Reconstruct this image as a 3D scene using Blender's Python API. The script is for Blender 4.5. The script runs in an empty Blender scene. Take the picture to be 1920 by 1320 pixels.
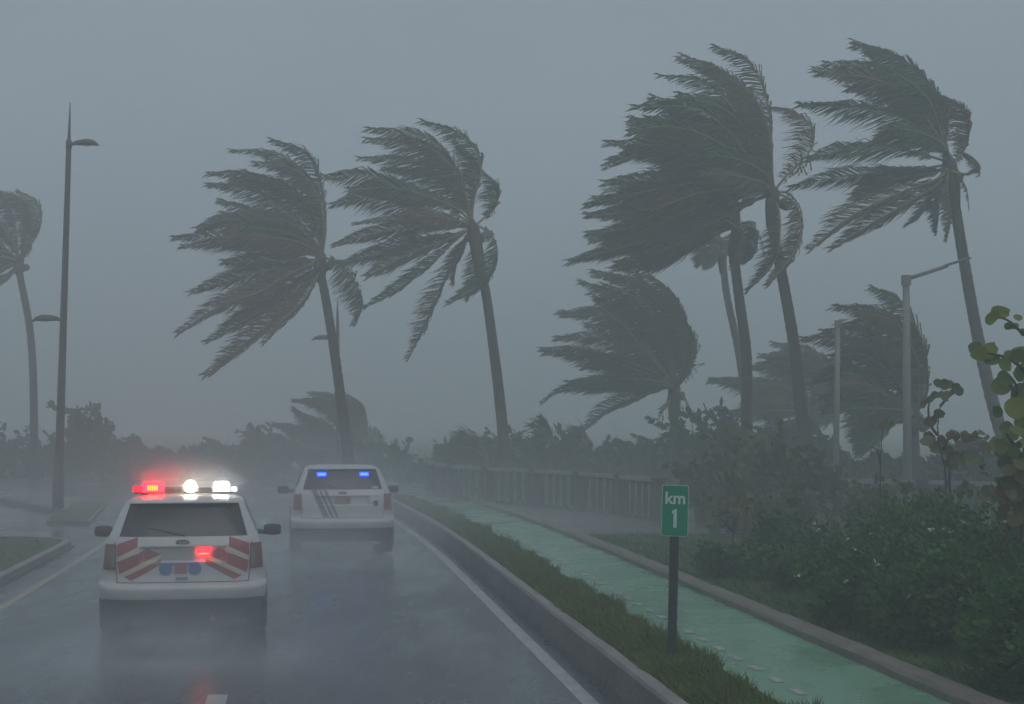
import bpy, bmesh, math, random
import numpy as np
from mathutils import Vector, Matrix

random.seed(11)
rng = np.random.default_rng(11)
R = math.radians
scene = bpy.context.scene
C = scene.collection

# ---------------------------------------------------------------- camera
F = 3000.0                      # focal length in pixels of the 1920 px wide photograph
HORIZON = 790.0                 # photo row of the horizon
CAM_Z = 2.6
PITCH = math.atan((HORIZON - 660.0) / F)
cam_data = bpy.data.cameras.new('camera')
cam_data.sensor_width = 36.0
cam_data.lens = F * 36.0 / 1920.0
cam_data.clip_end = 3000.0
cam_data.clip_start = 0.1
cam = bpy.data.objects.new('camera', cam_data)
cam.location = (0, 0, CAM_Z)
cam.rotation_euler = (R(90) + PITCH, 0, 0)
C.objects.link(cam)
scene.camera = cam

# ---------------------------------------------------------------- world: storm overcast
SUN_EL, SUN_AZ = 62.0, 150.0
world = bpy.data.worlds.new('World')
scene.world = world
world.use_nodes = True
wn, wl = world.node_tree.nodes, world.node_tree.links
wn.clear()
w_out = wn.new('ShaderNodeOutputWorld')
w_bg = wn.new('ShaderNodeBackground')
w_sky = wn.new('ShaderNodeTexSky')
w_sky.sky_type = 'NISHITA'
w_sky.sun_disc = False
w_sky.sun_elevation = R(SUN_EL)
w_sky.sun_rotation = R(SUN_AZ)
w_sky.dust_density = 4.0
w_hs = wn.new('ShaderNodeHueSaturation')
w_hs.inputs['Saturation'].default_value = 0.25
w_mix = wn.new('ShaderNodeMix')
w_mix.data_type = 'RGBA'
w_mix.inputs['Factor'].default_value = 0.86          # the cloud deck covers nearly all of the clear sky
w_tc = wn.new('ShaderNodeTexCoord')
w_nz = wn.new('ShaderNodeTexNoise')                   # faint unevenness of the cloud deck
w_nz.inputs['Scale'].default_value = 5.0
w_nz.inputs['Detail'].default_value = 3.0
w_cr = wn.new('ShaderNodeValToRGB')
w_cr.color_ramp.elements[0].position = 0.3
w_cr.color_ramp.elements[1].position = 0.7
w_cr.color_ramp.elements[0].color = (2.78, 3.48, 4.12, 1)
w_cr.color_ramp.elements[1].color = (3.14, 3.86, 4.58, 1)
wl.new(w_tc.outputs['Generated'], w_nz.inputs['Vector'])
wl.new(w_nz.outputs['Fac'], w_cr.inputs['Fac'])
wl.new(w_cr.outputs['Color'], w_mix.inputs['B'])
wl.new(w_sky.outputs['Color'], w_hs.inputs['Color'])
wl.new(w_hs.outputs['Color'], w_mix.inputs['A'])
wl.new(w_mix.outputs['Result'], w_bg.inputs['Color'])
w_bg.inputs['Strength'].default_value = 0.094
wl.new(w_bg.outputs['Background'], w_out.inputs['Surface'])

sun_d = bpy.data.lights.new('sun', 'SUN')
sun_d.energy = 0.5
sun_d.angle = R(45)
sun_d.color = (1.0, 0.98, 0.95)
sun = bpy.data.objects.new('sun', sun_d)
sun.rotation_euler = (R(90 - SUN_EL), 0, R(180 - SUN_AZ))
C.objects.link(sun)

scene.view_settings.view_transform = 'Standard'
scene.view_settings.look = 'None'
scene.view_settings.exposure = 0.0
scene.view_settings.gamma = 1.0
scene.view_settings.use_curve_mapping = False
scene.render.engine = 'CYCLES'
cy = scene.cycles
cy.use_denoising = True
try:
    cy.denoiser = 'OPENIMAGEDENOISE'
except Exception:
    pass
cy.max_bounces = 6
cy.diffuse_bounces = 2
cy.glossy_bounces = 2
cy.transmission_bounces = 2
cy.transparent_max_bounces = 6
cy.volume_bounces = 2
cy.volume_step_rate = 1.0
cy.volume_max_steps = 128
cy.adaptive_threshold = 0.03
cy.sample_clamp_indirect = 4.0
HAZE_DENSITY = 0.0110

# ---------------------------------------------------------------- helpers
def PX(px, py, y):
    """world point that stands y metres ahead and shows at photo pixel (px, py)"""
    a = (px - 960.0) / F
    b = (660.0 - py) / F
    cp, sp = math.cos(PITCH), math.sin(PITCH)
    fy, fz = cp - b * sp, sp + b * cp
    k = y / fy
    return Vector((a * k, y, CAM_Z + fz * k))

ROAD_T = (575.0 - 960.0) / F
def bend(y):
    return -0.0016 * (y - 28.0) ** 2 if y > 28 else 0.0
def RX(lat, y):
    return lat + ROAD_T * y + bend(y)
def RP(lat, y, z=0.0):
    return (RX(lat, y), y, z)

def tag(o, label=None, cat=None, group=None, kind=None):
    if label: o['label'] = label
    if cat: o['category'] = cat
    if group: o['group'] = group
    if kind: o['kind'] = kind
    return o
def thing(name, loc, label, cat, group=None, rz=0.0):
    o = bpy.data.objects.new(name, None)
    o.location = loc
    o.rotation_euler = (0, 0, rz)
    o.empty_display_size = 0.2
    C.objects.link(o)
    return tag(o, label, cat, group)

def mesh_np(name, verts, faces, mat, smooth=False):
    me = bpy.data.meshes.new(name)
    me.from_pydata([tuple(v) for v in verts], [], [tuple(int(i) for i in f) for f in faces])
    if mat: me.materials.append(mat)
    if smooth:
        me.polygons.foreach_set('use_smooth', [True] * len(me.polygons))
    me.update()
    return me
def link(name, me, parent=None, loc=None, kind=None):
    o = bpy.data.objects.new(name, me)
    C.objects.link(o)
    if parent: o.parent = parent
    if loc is not None: o.location = loc
    if kind: o['kind'] = kind
    return o

class MB:
    def __init__(self):
        self.v, self.f = [], []
    def add(self, vs, fs):
        n = len(self.v)
        self.v += [tuple(p) for p in vs]
        self.f += [tuple(i + n for i in f) for f in fs]
    def box(self, c, s, rot=None):
        cx, cy_, cz = c
        hx, hy, hz = s[0] / 2, s[1] / 2, s[2] / 2
        vs = [Vector((sx * hx, sy * hy, sz * hz)) for sz in (-1, 1) for sy in (-1, 1) for sx in (-1, 1)]
        if rot is not None: vs = [rot @ v for v in vs]
        vs = [v + Vector(c) for v in vs]
        self.add(vs, [(0, 2, 3, 1), (4, 5, 7, 6), (0, 1, 5, 4), (2, 6, 7, 3), (0, 4, 6, 2), (1, 3, 7, 5)])
    def tube(self, pts, rad, n=8, cap=True, jit=0.0):
        pts = [Vector(p) for p in pts]
        if not hasattr(rad, '__len__'): rad = [rad] * len(pts)
        base = len(self.v)
        up0 = Vector((0.13, 1, 0.07))
        for i, p in enumerate(pts):
            t = (pts[min(i + 1, len(pts) - 1)] - pts[max(i - 1, 0)]).normalized()
            a = t.cross(up0)
            if a.length < 1e-3: a = t.cross(Vector((1, 0, 0)))
            a.normalize()
            b = t.cross(a)
            for k in range(n):
                th = 2 * math.pi * k / n
                r = rad[i] * (1 + (random.uniform(-jit, jit) if jit else 0))
                self.v.append(tuple(p + (a * math.cos(th) + b * math.sin(th)) * r))
        for i in range(len(pts) - 1):
            for k in range(n):
                k2 = (k + 1) % n
                self.f.append((base + i * n + k, base + i * n + k2, base + (i + 1) * n + k2, base + (i + 1) * n + k))
        if cap:
            self.f.append(tuple(base + k for k in range(n))[::-1])
            self.f.append(tuple(base + (len(pts) - 1) * n + k for k in range(n)))
    def disc(self, c, rx, rz, y0, n=24):
        pass
    def mesh(self, name, mat, smooth=False):
        return mesh_np(name, self.v, self.f, mat, smooth)
    def build(self, name, mat, parent=None, smooth=False, kind=None, loc=None):
        return link(name, self.mesh(name, mat, smooth), parent, loc, kind)

def shade_auto(o, angle=40):
    me = o.data
    bm = bmesh.new()
    bm.from_mesh(me)
    bmesh.ops.recalc_face_normals(bm, faces=bm.faces)
    for e in bm.edges:
        if len(e.link_faces) == 2 and e.calc_face_angle(0) > R(angle):
            e.smooth = False
    for f in bm.faces: f.smooth = True
    bm.to_mesh(me)
    bm.free()
    return o

# ---------------------------------------------------------------- materials
def principled(name, col, rough=0.6, metal=0.0, spec=0.5):
    m = bpy.data.materials.new(name)
    m.use_nodes = True
    b = m.node_tree.nodes['Principled BSDF']
    b.inputs['Base Color'].default_value = (*col, 1)
    b.inputs['Roughness'].default_value = rough
    b.inputs['Metallic'].default_value = metal
    b.inputs['Specular IOR Level'].default_value = spec
    return m
def varied(name, c1, c2, scale=4.0, rough=0.6, r2=None, bump=0.0, bscale=30.0, detail=6, spec=0.5, stretch=None):
    m = principled(name, c1, rough, spec=spec)
    nt = m.node_tree
    b = nt.nodes['Principled BSDF']
    tc = nt.nodes.new('ShaderNodeTexCoord')
    src = tc.outputs['Object']
    if stretch:
        mp = nt.nodes.new('ShaderNodeMapping')
        mp.inputs['Scale'].default_value = stretch
        nt.links.new(src, mp.inputs['Vector'])
        src = mp.outputs['Vector']
    n = nt.nodes.new('ShaderNodeTexNoise')
    n.inputs['Scale'].default_value = scale
    n.inputs['Detail'].default_value = detail
    n.inputs['Roughness'].default_value = 0.6
    nt.links.new(src, n.inputs['Vector'])
    cr = nt.nodes.new('ShaderNodeValToRGB')
    cr.color_ramp.elements[0].position = 0.3
    cr.color_ramp.elements[1].position = 0.7
    cr.color_ramp.elements[0].color = (*c1, 1)
    cr.color_ramp.elements[1].color = (*c2, 1)
    nt.links.new(n.outputs['Fac'], cr.inputs['Fac'])
    nt.links.new(cr.outputs['Color'], b.inputs['Base Color'])
    if r2 is not None:
        mr = nt.nodes.new('ShaderNodeMapRange')
        mr.inputs['From Min'].default_value = 0.35
        mr.inputs['From Max'].default_value = 0.65
        mr.inputs['To Min'].default_value = rough
        mr.inputs['To Max'].default_value = r2
        nt.links.new(n.outputs['Fac'], mr.inputs['Value'])
        nt.links.new(mr.outputs['Result'], b.inputs['Roughness'])
    if bump:
        n2 = nt.nodes.new('ShaderNodeTexNoise')
        n2.inputs['Scale'].default_value = bscale
        n2.inputs['Detail'].default_value = 5
        nt.links.new(src, n2.inputs['Vector'])
        bp = nt.nodes.new('ShaderNodeBump')
        bp.inputs['Strength'].default_value = bump
        bp.inputs['Distance'].default_value = 0.02
        nt.links.new(n2.outputs['Fac'], bp.inputs['Height'])
        nt.links.new(bp.outputs['Normal'], b.inputs['Normal'])
    return m
def leafy(name, cols, rough=0.55, trans=0.25):
    """leaf material: colour differs from leaf to leaf"""
    m = principled(name, cols[0], rough, spec=0.3)
    nt = m.node_tree
    b = nt.nodes['Principled BSDF']
    g = nt.nodes.new('ShaderNodeNewGeometry')
    oi = nt.nodes.new('ShaderNodeObjectInfo')
    ad = nt.nodes.new('ShaderNodeMath')
    ad.operation = 'ADD'
    fr = nt.nodes.new('ShaderNodeMath')
    fr.operation = 'FRACT'
    nt.links.new(g.outputs['Random Per Island'], ad.inputs[0])
    nt.links.new(oi.outputs['Random'], ad.inputs[1])
    nt.links.new(ad.outputs[0], fr.inputs[0])
    cr = nt.nodes.new('ShaderNodeValToRGB')
    els = cr.color_ramp.elements
    while len(els) < len(cols): els.new(0.5)
    for i, c in enumerate(cols):
        els[i].position = i / max(1, len(cols) - 1)
        els[i].color = (*c, 1)
    nt.links.new(fr.outputs[0], cr.inputs['Fac'])
    nt.links.new(cr.outputs['Color'], b.inputs['Base Color'])
    if trans:
        t = nt.nodes.new('ShaderNodeBsdfTranslucent')
        nt.links.new(cr.outputs['Color'], t.inputs['Color'])
        mx = nt.nodes.new('ShaderNodeMixShader')
        mx.inputs['Fac'].default_value = trans
        nt.links.new(b.outputs['BSDF'], mx.inputs[1])
        nt.links.new(t.outputs['BSDF'], mx.inputs[2])
        nt.links.new(mx.outputs['Shader'], nt.nodes['Material Output'].inputs['Surface'])
    return m
def frond_mat(name, cols):
    """one tone for each frond, slight change along it"""
    m = principled(name, cols[0], 0.5, spec=0.3)
    nt = m.node_tree
    b = nt.nodes['Principled BSDF']
    oi = nt.nodes.new('ShaderNodeObjectInfo')
    g = nt.nodes.new('ShaderNodeNewGeometry')
    ma = nt.nodes.new('ShaderNodeMath')
    ma.operation = 'MULTIPLY_ADD'
    ma.inputs[1].default_value = 0.25
    nt.links.new(g.outputs['Random Per Island'], ma.inputs[0])
    nt.links.new(oi.outputs['Random'], ma.inputs[2])
    cr = nt.nodes.new('ShaderNodeValToRGB')
    els = cr.color_ramp.elements
    while len(els) < len(cols): els.new(0.5)
    for i, c in enumerate(cols):
        els[i].position = i / max(1, len(cols) - 1)
        els[i].color = (*c, 1)
    nt.links.new(ma.outputs[0], cr.inputs['Fac'])
    nt.links.new(cr.outputs['Color'], b.inputs['Base Color'])
    return m
def emitter(name, col, strength):
    m = bpy.data.materials.new(name)
    m.use_nodes = True
    nt = m.node_tree
    nt.nodes.clear()
    o = nt.nodes.new('ShaderNodeOutputMaterial')
    e = nt.nodes.new('ShaderNodeEmission')
    e.inputs['Color'].default_value = (*col, 1)
    e.inputs['Strength'].default_value = strength
    nt.links.new(e.outputs[0], o.inputs['Surface'])
    return m

M = {}
M['ground'] = varied('ground_soil_grass', (0.035, 0.05, 0.022), (0.07, 0.075, 0.04), 0.8, 0.9, bump=0.4, bscale=6)
M['grass_sheet'] = varied('lawn', (0.035, 0.075, 0.02), (0.06, 0.10, 0.03), 1.2, 0.85, bump=0.6, bscale=18)
M['soil'] = varied('verge_soil', (0.04, 0.04, 0.025), (0.07, 0.06, 0.035), 3.0, 0.9, bump=0.4, bscale=14)
M['road'] = varied('wet_asphalt', (0.040, 0.050, 0.058), (0.064, 0.076, 0.086), 0.75, 0.15, r2=0.40, bump=0.20, bscale=9.0, spec=0.75, stretch=(1.0, 0.22, 1.0), detail=10)
M['side_road'] = varied('wet_side_asphalt', (0.06, 0.062, 0.068), (0.09, 0.09, 0.096), 0.5, 0.12, r2=0.35, bump=0.08, bscale=8.0, spec=0.6)
M['line_white'] = varied('worn_white_paint', (0.24, 0.26, 0.26), (0.44, 0.45, 0.45), 3.0, 0.3, bump=0.1, bscale=30)
M['line_yellow'] = varied('worn_yellow_paint', (0.24, 0.20, 0.13), (0.38, 0.32, 0.21), 2.0, 0.35)
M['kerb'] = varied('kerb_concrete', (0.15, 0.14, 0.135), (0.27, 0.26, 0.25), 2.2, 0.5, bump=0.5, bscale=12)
M['kerb_face'] = varied('dark_kerb_face', (0.055, 0.056, 0.06), (0.13, 0.128, 0.13), 1.3, 0.45, bump=0.6, bscale=9)  # darker concrete tone for the kerb wall face and the far kerbs
M['kerb_brown'] = varied('brown_kerb', (0.12, 0.10, 0.085), (0.20, 0.17, 0.145), 2.6, 0.55, bump=0.6, bscale=10)
M['bike'] = varied('green_bike_lane', (0.115, 0.27, 0.165), (0.165, 0.345, 0.225), 0.8, 0.17, r2=0.36, bump=0.06, bscale=30, detail=8)
M['walk'] = varied('wet_walkway', (0.10, 0.098, 0.094), (0.15, 0.145, 0.14), 0.7, 0.3, r2=0.5)
M['trunk'] = varied('palm_trunk', (0.035, 0.030, 0.024), (0.075, 0.062, 0.048), 3.5, 0.8, bump=0.5, bscale=12, stretch=(1, 1, 2.5))
M['fibre'] = varied('palm_fibre', (0.05, 0.035, 0.02), (0.10, 0.07, 0.035), 6, 0.8)
M['coconut'] = principled('coconut_husk', (0.07, 0.06, 0.02), 0.5)
M['frond'] = frond_mat('palm_frond', [(0.013, 0.036, 0.013), (0.028, 0.068, 0.025), (0.055, 0.105, 0.035), (0.105, 0.110, 0.045), (0.12, 0.085, 0.045)])
M['rachis'] = principled('palm_rachis', (0.24, 0.20, 0.075), 0.5)
M['leaf_dark'] = leafy('shrub_leaf_dark', [(0.030, 0.098, 0.024), (0.048, 0.135, 0.032), (0.082, 0.165, 0.036), (0.038, 0.105, 0.026)])
M['leaf_mid'] = leafy('shrub_leaf_mid', [(0.035, 0.070, 0.025), (0.055, 0.095, 0.035), (0.085, 0.090, 0.035), (0.04, 0.080, 0.03)])
M['leaf_brown'] = leafy('thicket_leaf', [(0.070, 0.115, 0.040), (0.10, 0.135, 0.05), (0.17, 0.125, 0.055), (0.075, 0.11, 0.04)])
M['stem'] = principled('woody_stem', (0.045, 0.036, 0.028), 0.8)
M['grape_leaf'] = leafy('sea_grape_leaf', [(0.07, 0.14, 0.03), (0.15, 0.23, 0.045), (0.24, 0.26, 0.055), (0.09, 0.15, 0.035)], 0.4, 0.3)
M['grape_leaf_rust'] = leafy('sea_grape_rust_leaf', [(0.06, 0.11, 0.035), (0.11, 0.12, 0.035), (0.16, 0.095, 0.04), (0.075, 0.12, 0.035)], 0.45, 0.25)
M['grass_blade'] = leafy('grass_blade', [(0.085, 0.165, 0.035), (0.13, 0.20, 0.05), (0.19, 0.19, 0.065), (0.10, 0.175, 0.04)], 0.6, 0.3)
M['lawn_blade'] = leafy('lawn_blade', [(0.04, 0.10, 0.022), (0.06, 0.125, 0.03), (0.085, 0.13, 0.035)], 0.6, 0.3)
M['flower'] = principled('white_petal', (0.48, 0.48, 0.45), 0.6)
M['pole_dark'] = varied('dark_painted_pole', (0.045, 0.040, 0.038), (0.075, 0.065, 0.06), 2.0, 0.5)
M['pole_grey'] = varied('galvanised_pole', (0.17, 0.165, 0.155), (0.24, 0.235, 0.22), 3.0, 0.55)
M['lamp_glass'] = principled('unlit_lamp_glass', (0.25, 0.25, 0.25), 0.2)
M['fence_post'] = varied('concrete_baluster', (0.05, 0.05, 0.048), (0.09, 0.09, 0.085), 1.5, 0.7)
M['fence_rail'] = varied('pale_rail', (0.18, 0.18, 0.175), (0.30, 0.30, 0.29), 2.5, 0.5)
M['sign_green'] = principled('sign_green', (0.003, 0.25, 0.135), 0.5)
M['sign_white'] = principled('sign_white', (0.62, 0.72, 0.68), 0.5)
M['sign_post'] = varied('sign_post_steel', (0.030, 0.040, 0.042), (0.055, 0.065, 0.066), 3.0, 0.55)
M['paint'] = varied('white_car_paint', (0.46, 0.46, 0.46), (0.58, 0.58, 0.58), 2.2, 0.28)
M['glass'] = principled('tinted_glass', (0.012, 0.013, 0.015), 0.12, spec=0.35)
M['black'] = principled('black_plastic', (0.022, 0.023, 0.025), 0.6)
M['under'] = principled('dark_underbody', (0.012, 0.012, 0.013), 0.8)
M['tyre'] = principled('tyre_rubber', (0.015, 0.015, 0.016), 0.75)
M['rim'] = principled('steel_rim', (0.18, 0.18, 0.19), 0.4, metal=0.8)
M['tail_dark'] = principled('dark_red_lens', (0.13, 0.010, 0.016), 0.35)
M['tail_red'] = principled('red_lens', (0.26, 0.030, 0.035), 0.25)
M['tail_clear'] = principled('clear_lens', (0.17, 0.14, 0.14), 0.25)
M['chevron'] = principled('red_reflective', (0.30, 0.020, 0.025), 0.4)
M['chevron_cream'] = principled('cream_reflective', (0.52, 0.49, 0.36), 0.4)
M['navy'] = principled('navy_decal', (0.05, 0.085, 0.14), 0.4)
M['blue_decal'] = principled('blue_decal', (0.03, 0.14, 0.34), 0.4)
M['blue_decal2'] = principled('blue_violet_decal', (0.07, 0.10, 0.32), 0.4)
M['red_decal'] = principled('red_decal', (0.34, 0.06, 0.07), 0.4)
M['plate'] = principled('licence_plate', (0.34, 0.35, 0.33), 0.4)
M['plate_red'] = principled('reddish_plate', (0.22, 0.09, 0.08), 0.4)
M['chrome'] = principled('chrome', (0.25, 0.25, 0.27), 0.25, metal=0.9)
M['emblem'] = principled('emblem_dark', (0.03, 0.035, 0.05), 0.3)
M['gap'] = principled('shut_line', (0.02, 0.02, 0.02), 0.9)
M['recess'] = principled('plate_recess_paint', (0.30, 0.30, 0.30), 0.5)
M['red_glow'] = emitter('red_beacon_lens', (1.0, 0.0008, 0.0022), 130.0)
M['red_dim'] = emitter('red_beacon_end', (1.0, 0.006, 0.03), 2.5)
M['led_amber'] = emitter('amber_led', (1.0, 0.45, 0.004), 3.0)
M['red_led'] = emitter('red_led', (1.0, 0.0025, 0.009), 20.0)
M['white_lamp'] = emitter('warm_white_lamp', (1.0, 0.86, 0.60), 95.0)
M['white_strobe'] = emitter('white_strobe', (1.0, 0.93, 0.86), 45.0)
M['white_small'] = emitter('white_led_row', (1.0, 0.95, 0.95), 2.2)
M['blue_led'] = emitter('blue_led', (0.004, 0.02, 1.0), 22.0)
M['blue_core'] = emitter('blue_led_core', (0.20, 0.60, 1.0), 1.6)

# ---------------------------------------------------------------- ground, road, kerbs
def strip(name, lat0, lat1, y0, y1, z, mat, step=2.0, parent=None, kind='structure', zfun=None, nl=1):
    ys = np.linspace(y0, y1, max(2, int((y1 - y0) / step) + 1))
    vs, fs = [], []
    for y in ys:
        for i in range(nl + 1):
            la = lat0 + (lat1 - lat0) * i / nl
            vs.append((RX(la, y), y, z + (zfun(la, y) if zfun else 0)))
    n = nl + 1
    for j in range(len(ys) - 1):
        for i in range(nl):
            fs.append((j * n + i, j * n + i + 1, (j + 1) * n + i + 1, (j + 1) * n + i))
    o = link(name, mesh_np(name, vs, fs, mat), parent)
    if kind and not parent: o['kind'] = kind
    return o
def profile_strip(name, prof, y0, y1, mat, step=1.0, jitter=0.0, parent=None, kind='structure', mats=None):
    """sweep a (lat, z) outline along the road"""
    ys = np.linspace(y0, y1, max(2, int((y1 - y0) / step) + 1))
    n = len(prof)
    vs, fs = [], []
    for y in ys:
        for la, z in prof:
            vs.append((RX(la, y) + random.uniform(-jitter, jitter), y, z + random.uniform(-jitter, jitter)))
    for j in range(len(ys) - 1):
        for i in range(n - 1):
            fs.append((j * n + i, (j + 1) * n + i, (j + 1) * n + i + 1, j * n + i + 1))
    fs.append(tuple(range(n)))
    fs.append(tuple((len(ys) - 1) * n + i for i in range(n))[::-1])
    me = mesh_np(name, vs, fs, mat)
    if mats:
        for m_ in mats[1]: me.materials.append(m_)
        for p in me.polygons:
            if p.index < (len(ys) - 1) * (n - 1):
                p.material_index = mats[0][p.index % (n - 1)]
    o = link(name, me, parent)
    if kind and not parent: o['kind'] = kind
    return o

gnd = link('ground', mesh_np('ground', [(-420, -60, -0.03), (420, -60, -0.03), (420, 560, -0.03), (-420, 560, -0.03)], [(0, 1, 2, 3)], M['ground']))
gnd['kind'] = 'structure'
road = strip('road', -4.76, 2.87, -20, 190, 0.0, M['road'], nl=6)
side = strip('side_road', -46, -4.77, 33.6, 68, -0.004, M['side_road'], nl=4)

strip('lane_dash', -0.92, -0.73, 12.3, 15.35, 0.004, M['line_white'], 1.0, road, None)
for y0 in (27.5, 39.7, 51.9, 64.1):
    strip('lane_dash', -0.92, -0.73, y0, y0 + 3.05, 0.004, M['line_white'], 1.0, road, None)
strip('edge_line', 2.55, 2.71, -15, 160, 0.004, M['line_white'], 1.0, road, None)
strip('median_line', -4.30, -4.17, -15, 120, 0.004, M['line_yellow'], 1.0, road, None)

# raised kerb wall on the right of the road
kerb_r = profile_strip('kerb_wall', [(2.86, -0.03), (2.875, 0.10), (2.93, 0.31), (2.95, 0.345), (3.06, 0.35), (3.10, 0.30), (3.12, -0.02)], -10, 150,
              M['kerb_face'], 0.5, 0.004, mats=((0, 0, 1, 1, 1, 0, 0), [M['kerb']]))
verge = strip('verge', 3.11, 3.93, -10, 150, 0.27, M['soil'], 1.0)
bike = strip('bike_lane', 3.86, 5.52, -10, 95, 0.20, M['bike'], 1.0, nl=3)
y = 6.0
while y < 42:
    strip('bike_dash', 4.33, 4.42, y, y + 0.31, 0.205, M['line_white'], 0.4, bike, None)
    y += 0.68
kerb_b = profile_strip('bike_kerb', [(5.50, 0.15), (5.505, 0.27), (5.54, 0.305), (5.69, 0.32), (5.74, 0.30), (5.75, 0.15)], -10, 95, M['kerb_brown'], 0.45, 0.009)
lawn_r = strip('lawn', 5.75, 42, -10, 160, 0.245, M['grass_sheet'], 2.0, nl=8)


# grass island left of the road
def island(name, lats, ys, z, mat):
    pts = [(RX(l, y), y) for l, y in zip(lats, ys)]
    n = len(pts)
    vs = [(p[0], p[1], -0.02) for p in pts] + [(p[0], p[1], z) for p in pts]
    fs = [tuple(range(n, 2 * n))] + [(i, (i + 1) % n, n + (i + 1) % n, n + i) for i in range(n)]
    o = link(name, mesh_np(name, vs, fs, mat))
    shade_auto(o, 30)
    o['kind'] = 'structure'
    return o
def nose(l0, l1, y_end, rad, n=9):
    """outline of a kerbed island that ends in a rounded nose"""
    out = []
    for i in range(n + 1):
        a = math.pi / 2 * i / n
        out.append((l0 - rad + rad * math.cos(a), y_end - rad + rad * math.sin(a)))
    return out
ns = nose(-4.77, 0, 34.2, 1.3)
island('island_kerb', [-4.77, *[p[0] for p in ns], -16, -16], [-10, *[p[1] for p in ns], 34.2, -10], 0.15, M['kerb'])
ns2 = [(a - 0.17, b - 0.17) for a, b in ns]
island('island_grass', [-4.95, *[p[0] for p in ns2], -15.8, -15.8], [-9.8, *[p[1] for p in ns2], 34.0, -9.8], 0.165, M['grass_sheet'])
# island on the far side of the opening
island('far_island_kerb', [-5.2, -6.3, -6.6, -6.4, -5.4], [40.4, 40.4, 43, 50, 50], 0.07, M['kerb_face'])
island('far_island_grass', [-5.3, -6.2, -6.5, -6.3, -5.5], [40.5, 40.5, 43, 49.8, 49.8], 0.085, M['grass_sheet'])
# low kerb that carries the street lamp
def kerb_line(name, pts, w, h, mat):
    mb = MB()
    for a, b in zip(pts[:-1], pts[1:]):
        a, b = Vector(a), Vector(b)
        d = (b - a)
        rot = Matrix.Rotation(math.atan2(d.y, d.x), 3, 'Z')
        mb.box((a + b) / 2 + Vector((0, 0, h / 2)), (d.length + 0.02, w, h), rot)
    o = mb.build(name, mat)
    o['kind'] = 'structure'
    return o
kerb_line('median_kerb', [(-12.4, 44.6, 0), (-14.6, 48.4, 0), (-17.2, 53.2, 0), (-21.5, 60.0, 0), (-27, 67, 0)], 0.35, 0.16, M['kerb_face'])

# ---------------------------------------------------------------- foliage builders
def cards(pts, dirs, size, width, droop=0.0, fold=0.0, rnd=rng):
    """leaf-shaped quads: pts (n,3), dirs (n,3) unit, returns verts, faces"""
    n = len(pts)
    ref = rnd.normal(size=(n, 3))
    sidev = np.cross(dirs, ref)
    sidev /= np.linalg.norm(sidev, axis=1, keepdims=True) + 1e-9
    L = size[:, None]
    W = (size * width)[:, None]
    mid = pts + dirs * L * 0.5
    tip = pts + dirs * L
    tip[:, 2] -= droop * size
    v = np.stack([pts, mid + sidev * W * 0.5, tip, mid - sidev * W * 0.5], axis=1).reshape(-1, 3)
    idx = np.arange(n)[:, None] * 4
    f = idx + np.array([0, 1, 2, 3])
    return v, f
def fast_mesh(name, v, f, mat):
    me = bpy.data.meshes.new(name)
    nv, nf, k = len(v), len(f), f.shape[1]
    me.vertices.add(nv)
    me.vertices.foreach_set('co', np.ascontiguousarray(v, dtype=np.float32).ravel())
    me.loops.add(nf * k)
    me.loops.foreach_set('vertex_index', np.ascontiguousarray(f, dtype=np.int32).ravel())
    me.polygons.add(nf)
    me.polygons.foreach_set('loop_start', np.arange(0, nf * k, k, dtype=np.int32))
    me.polygons.foreach_set('loop_total', np.full(nf, k, dtype=np.int32))
    me.materials.append(mat)
    me.update(calc_edges=True)
    me.validate()
    return me

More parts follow.
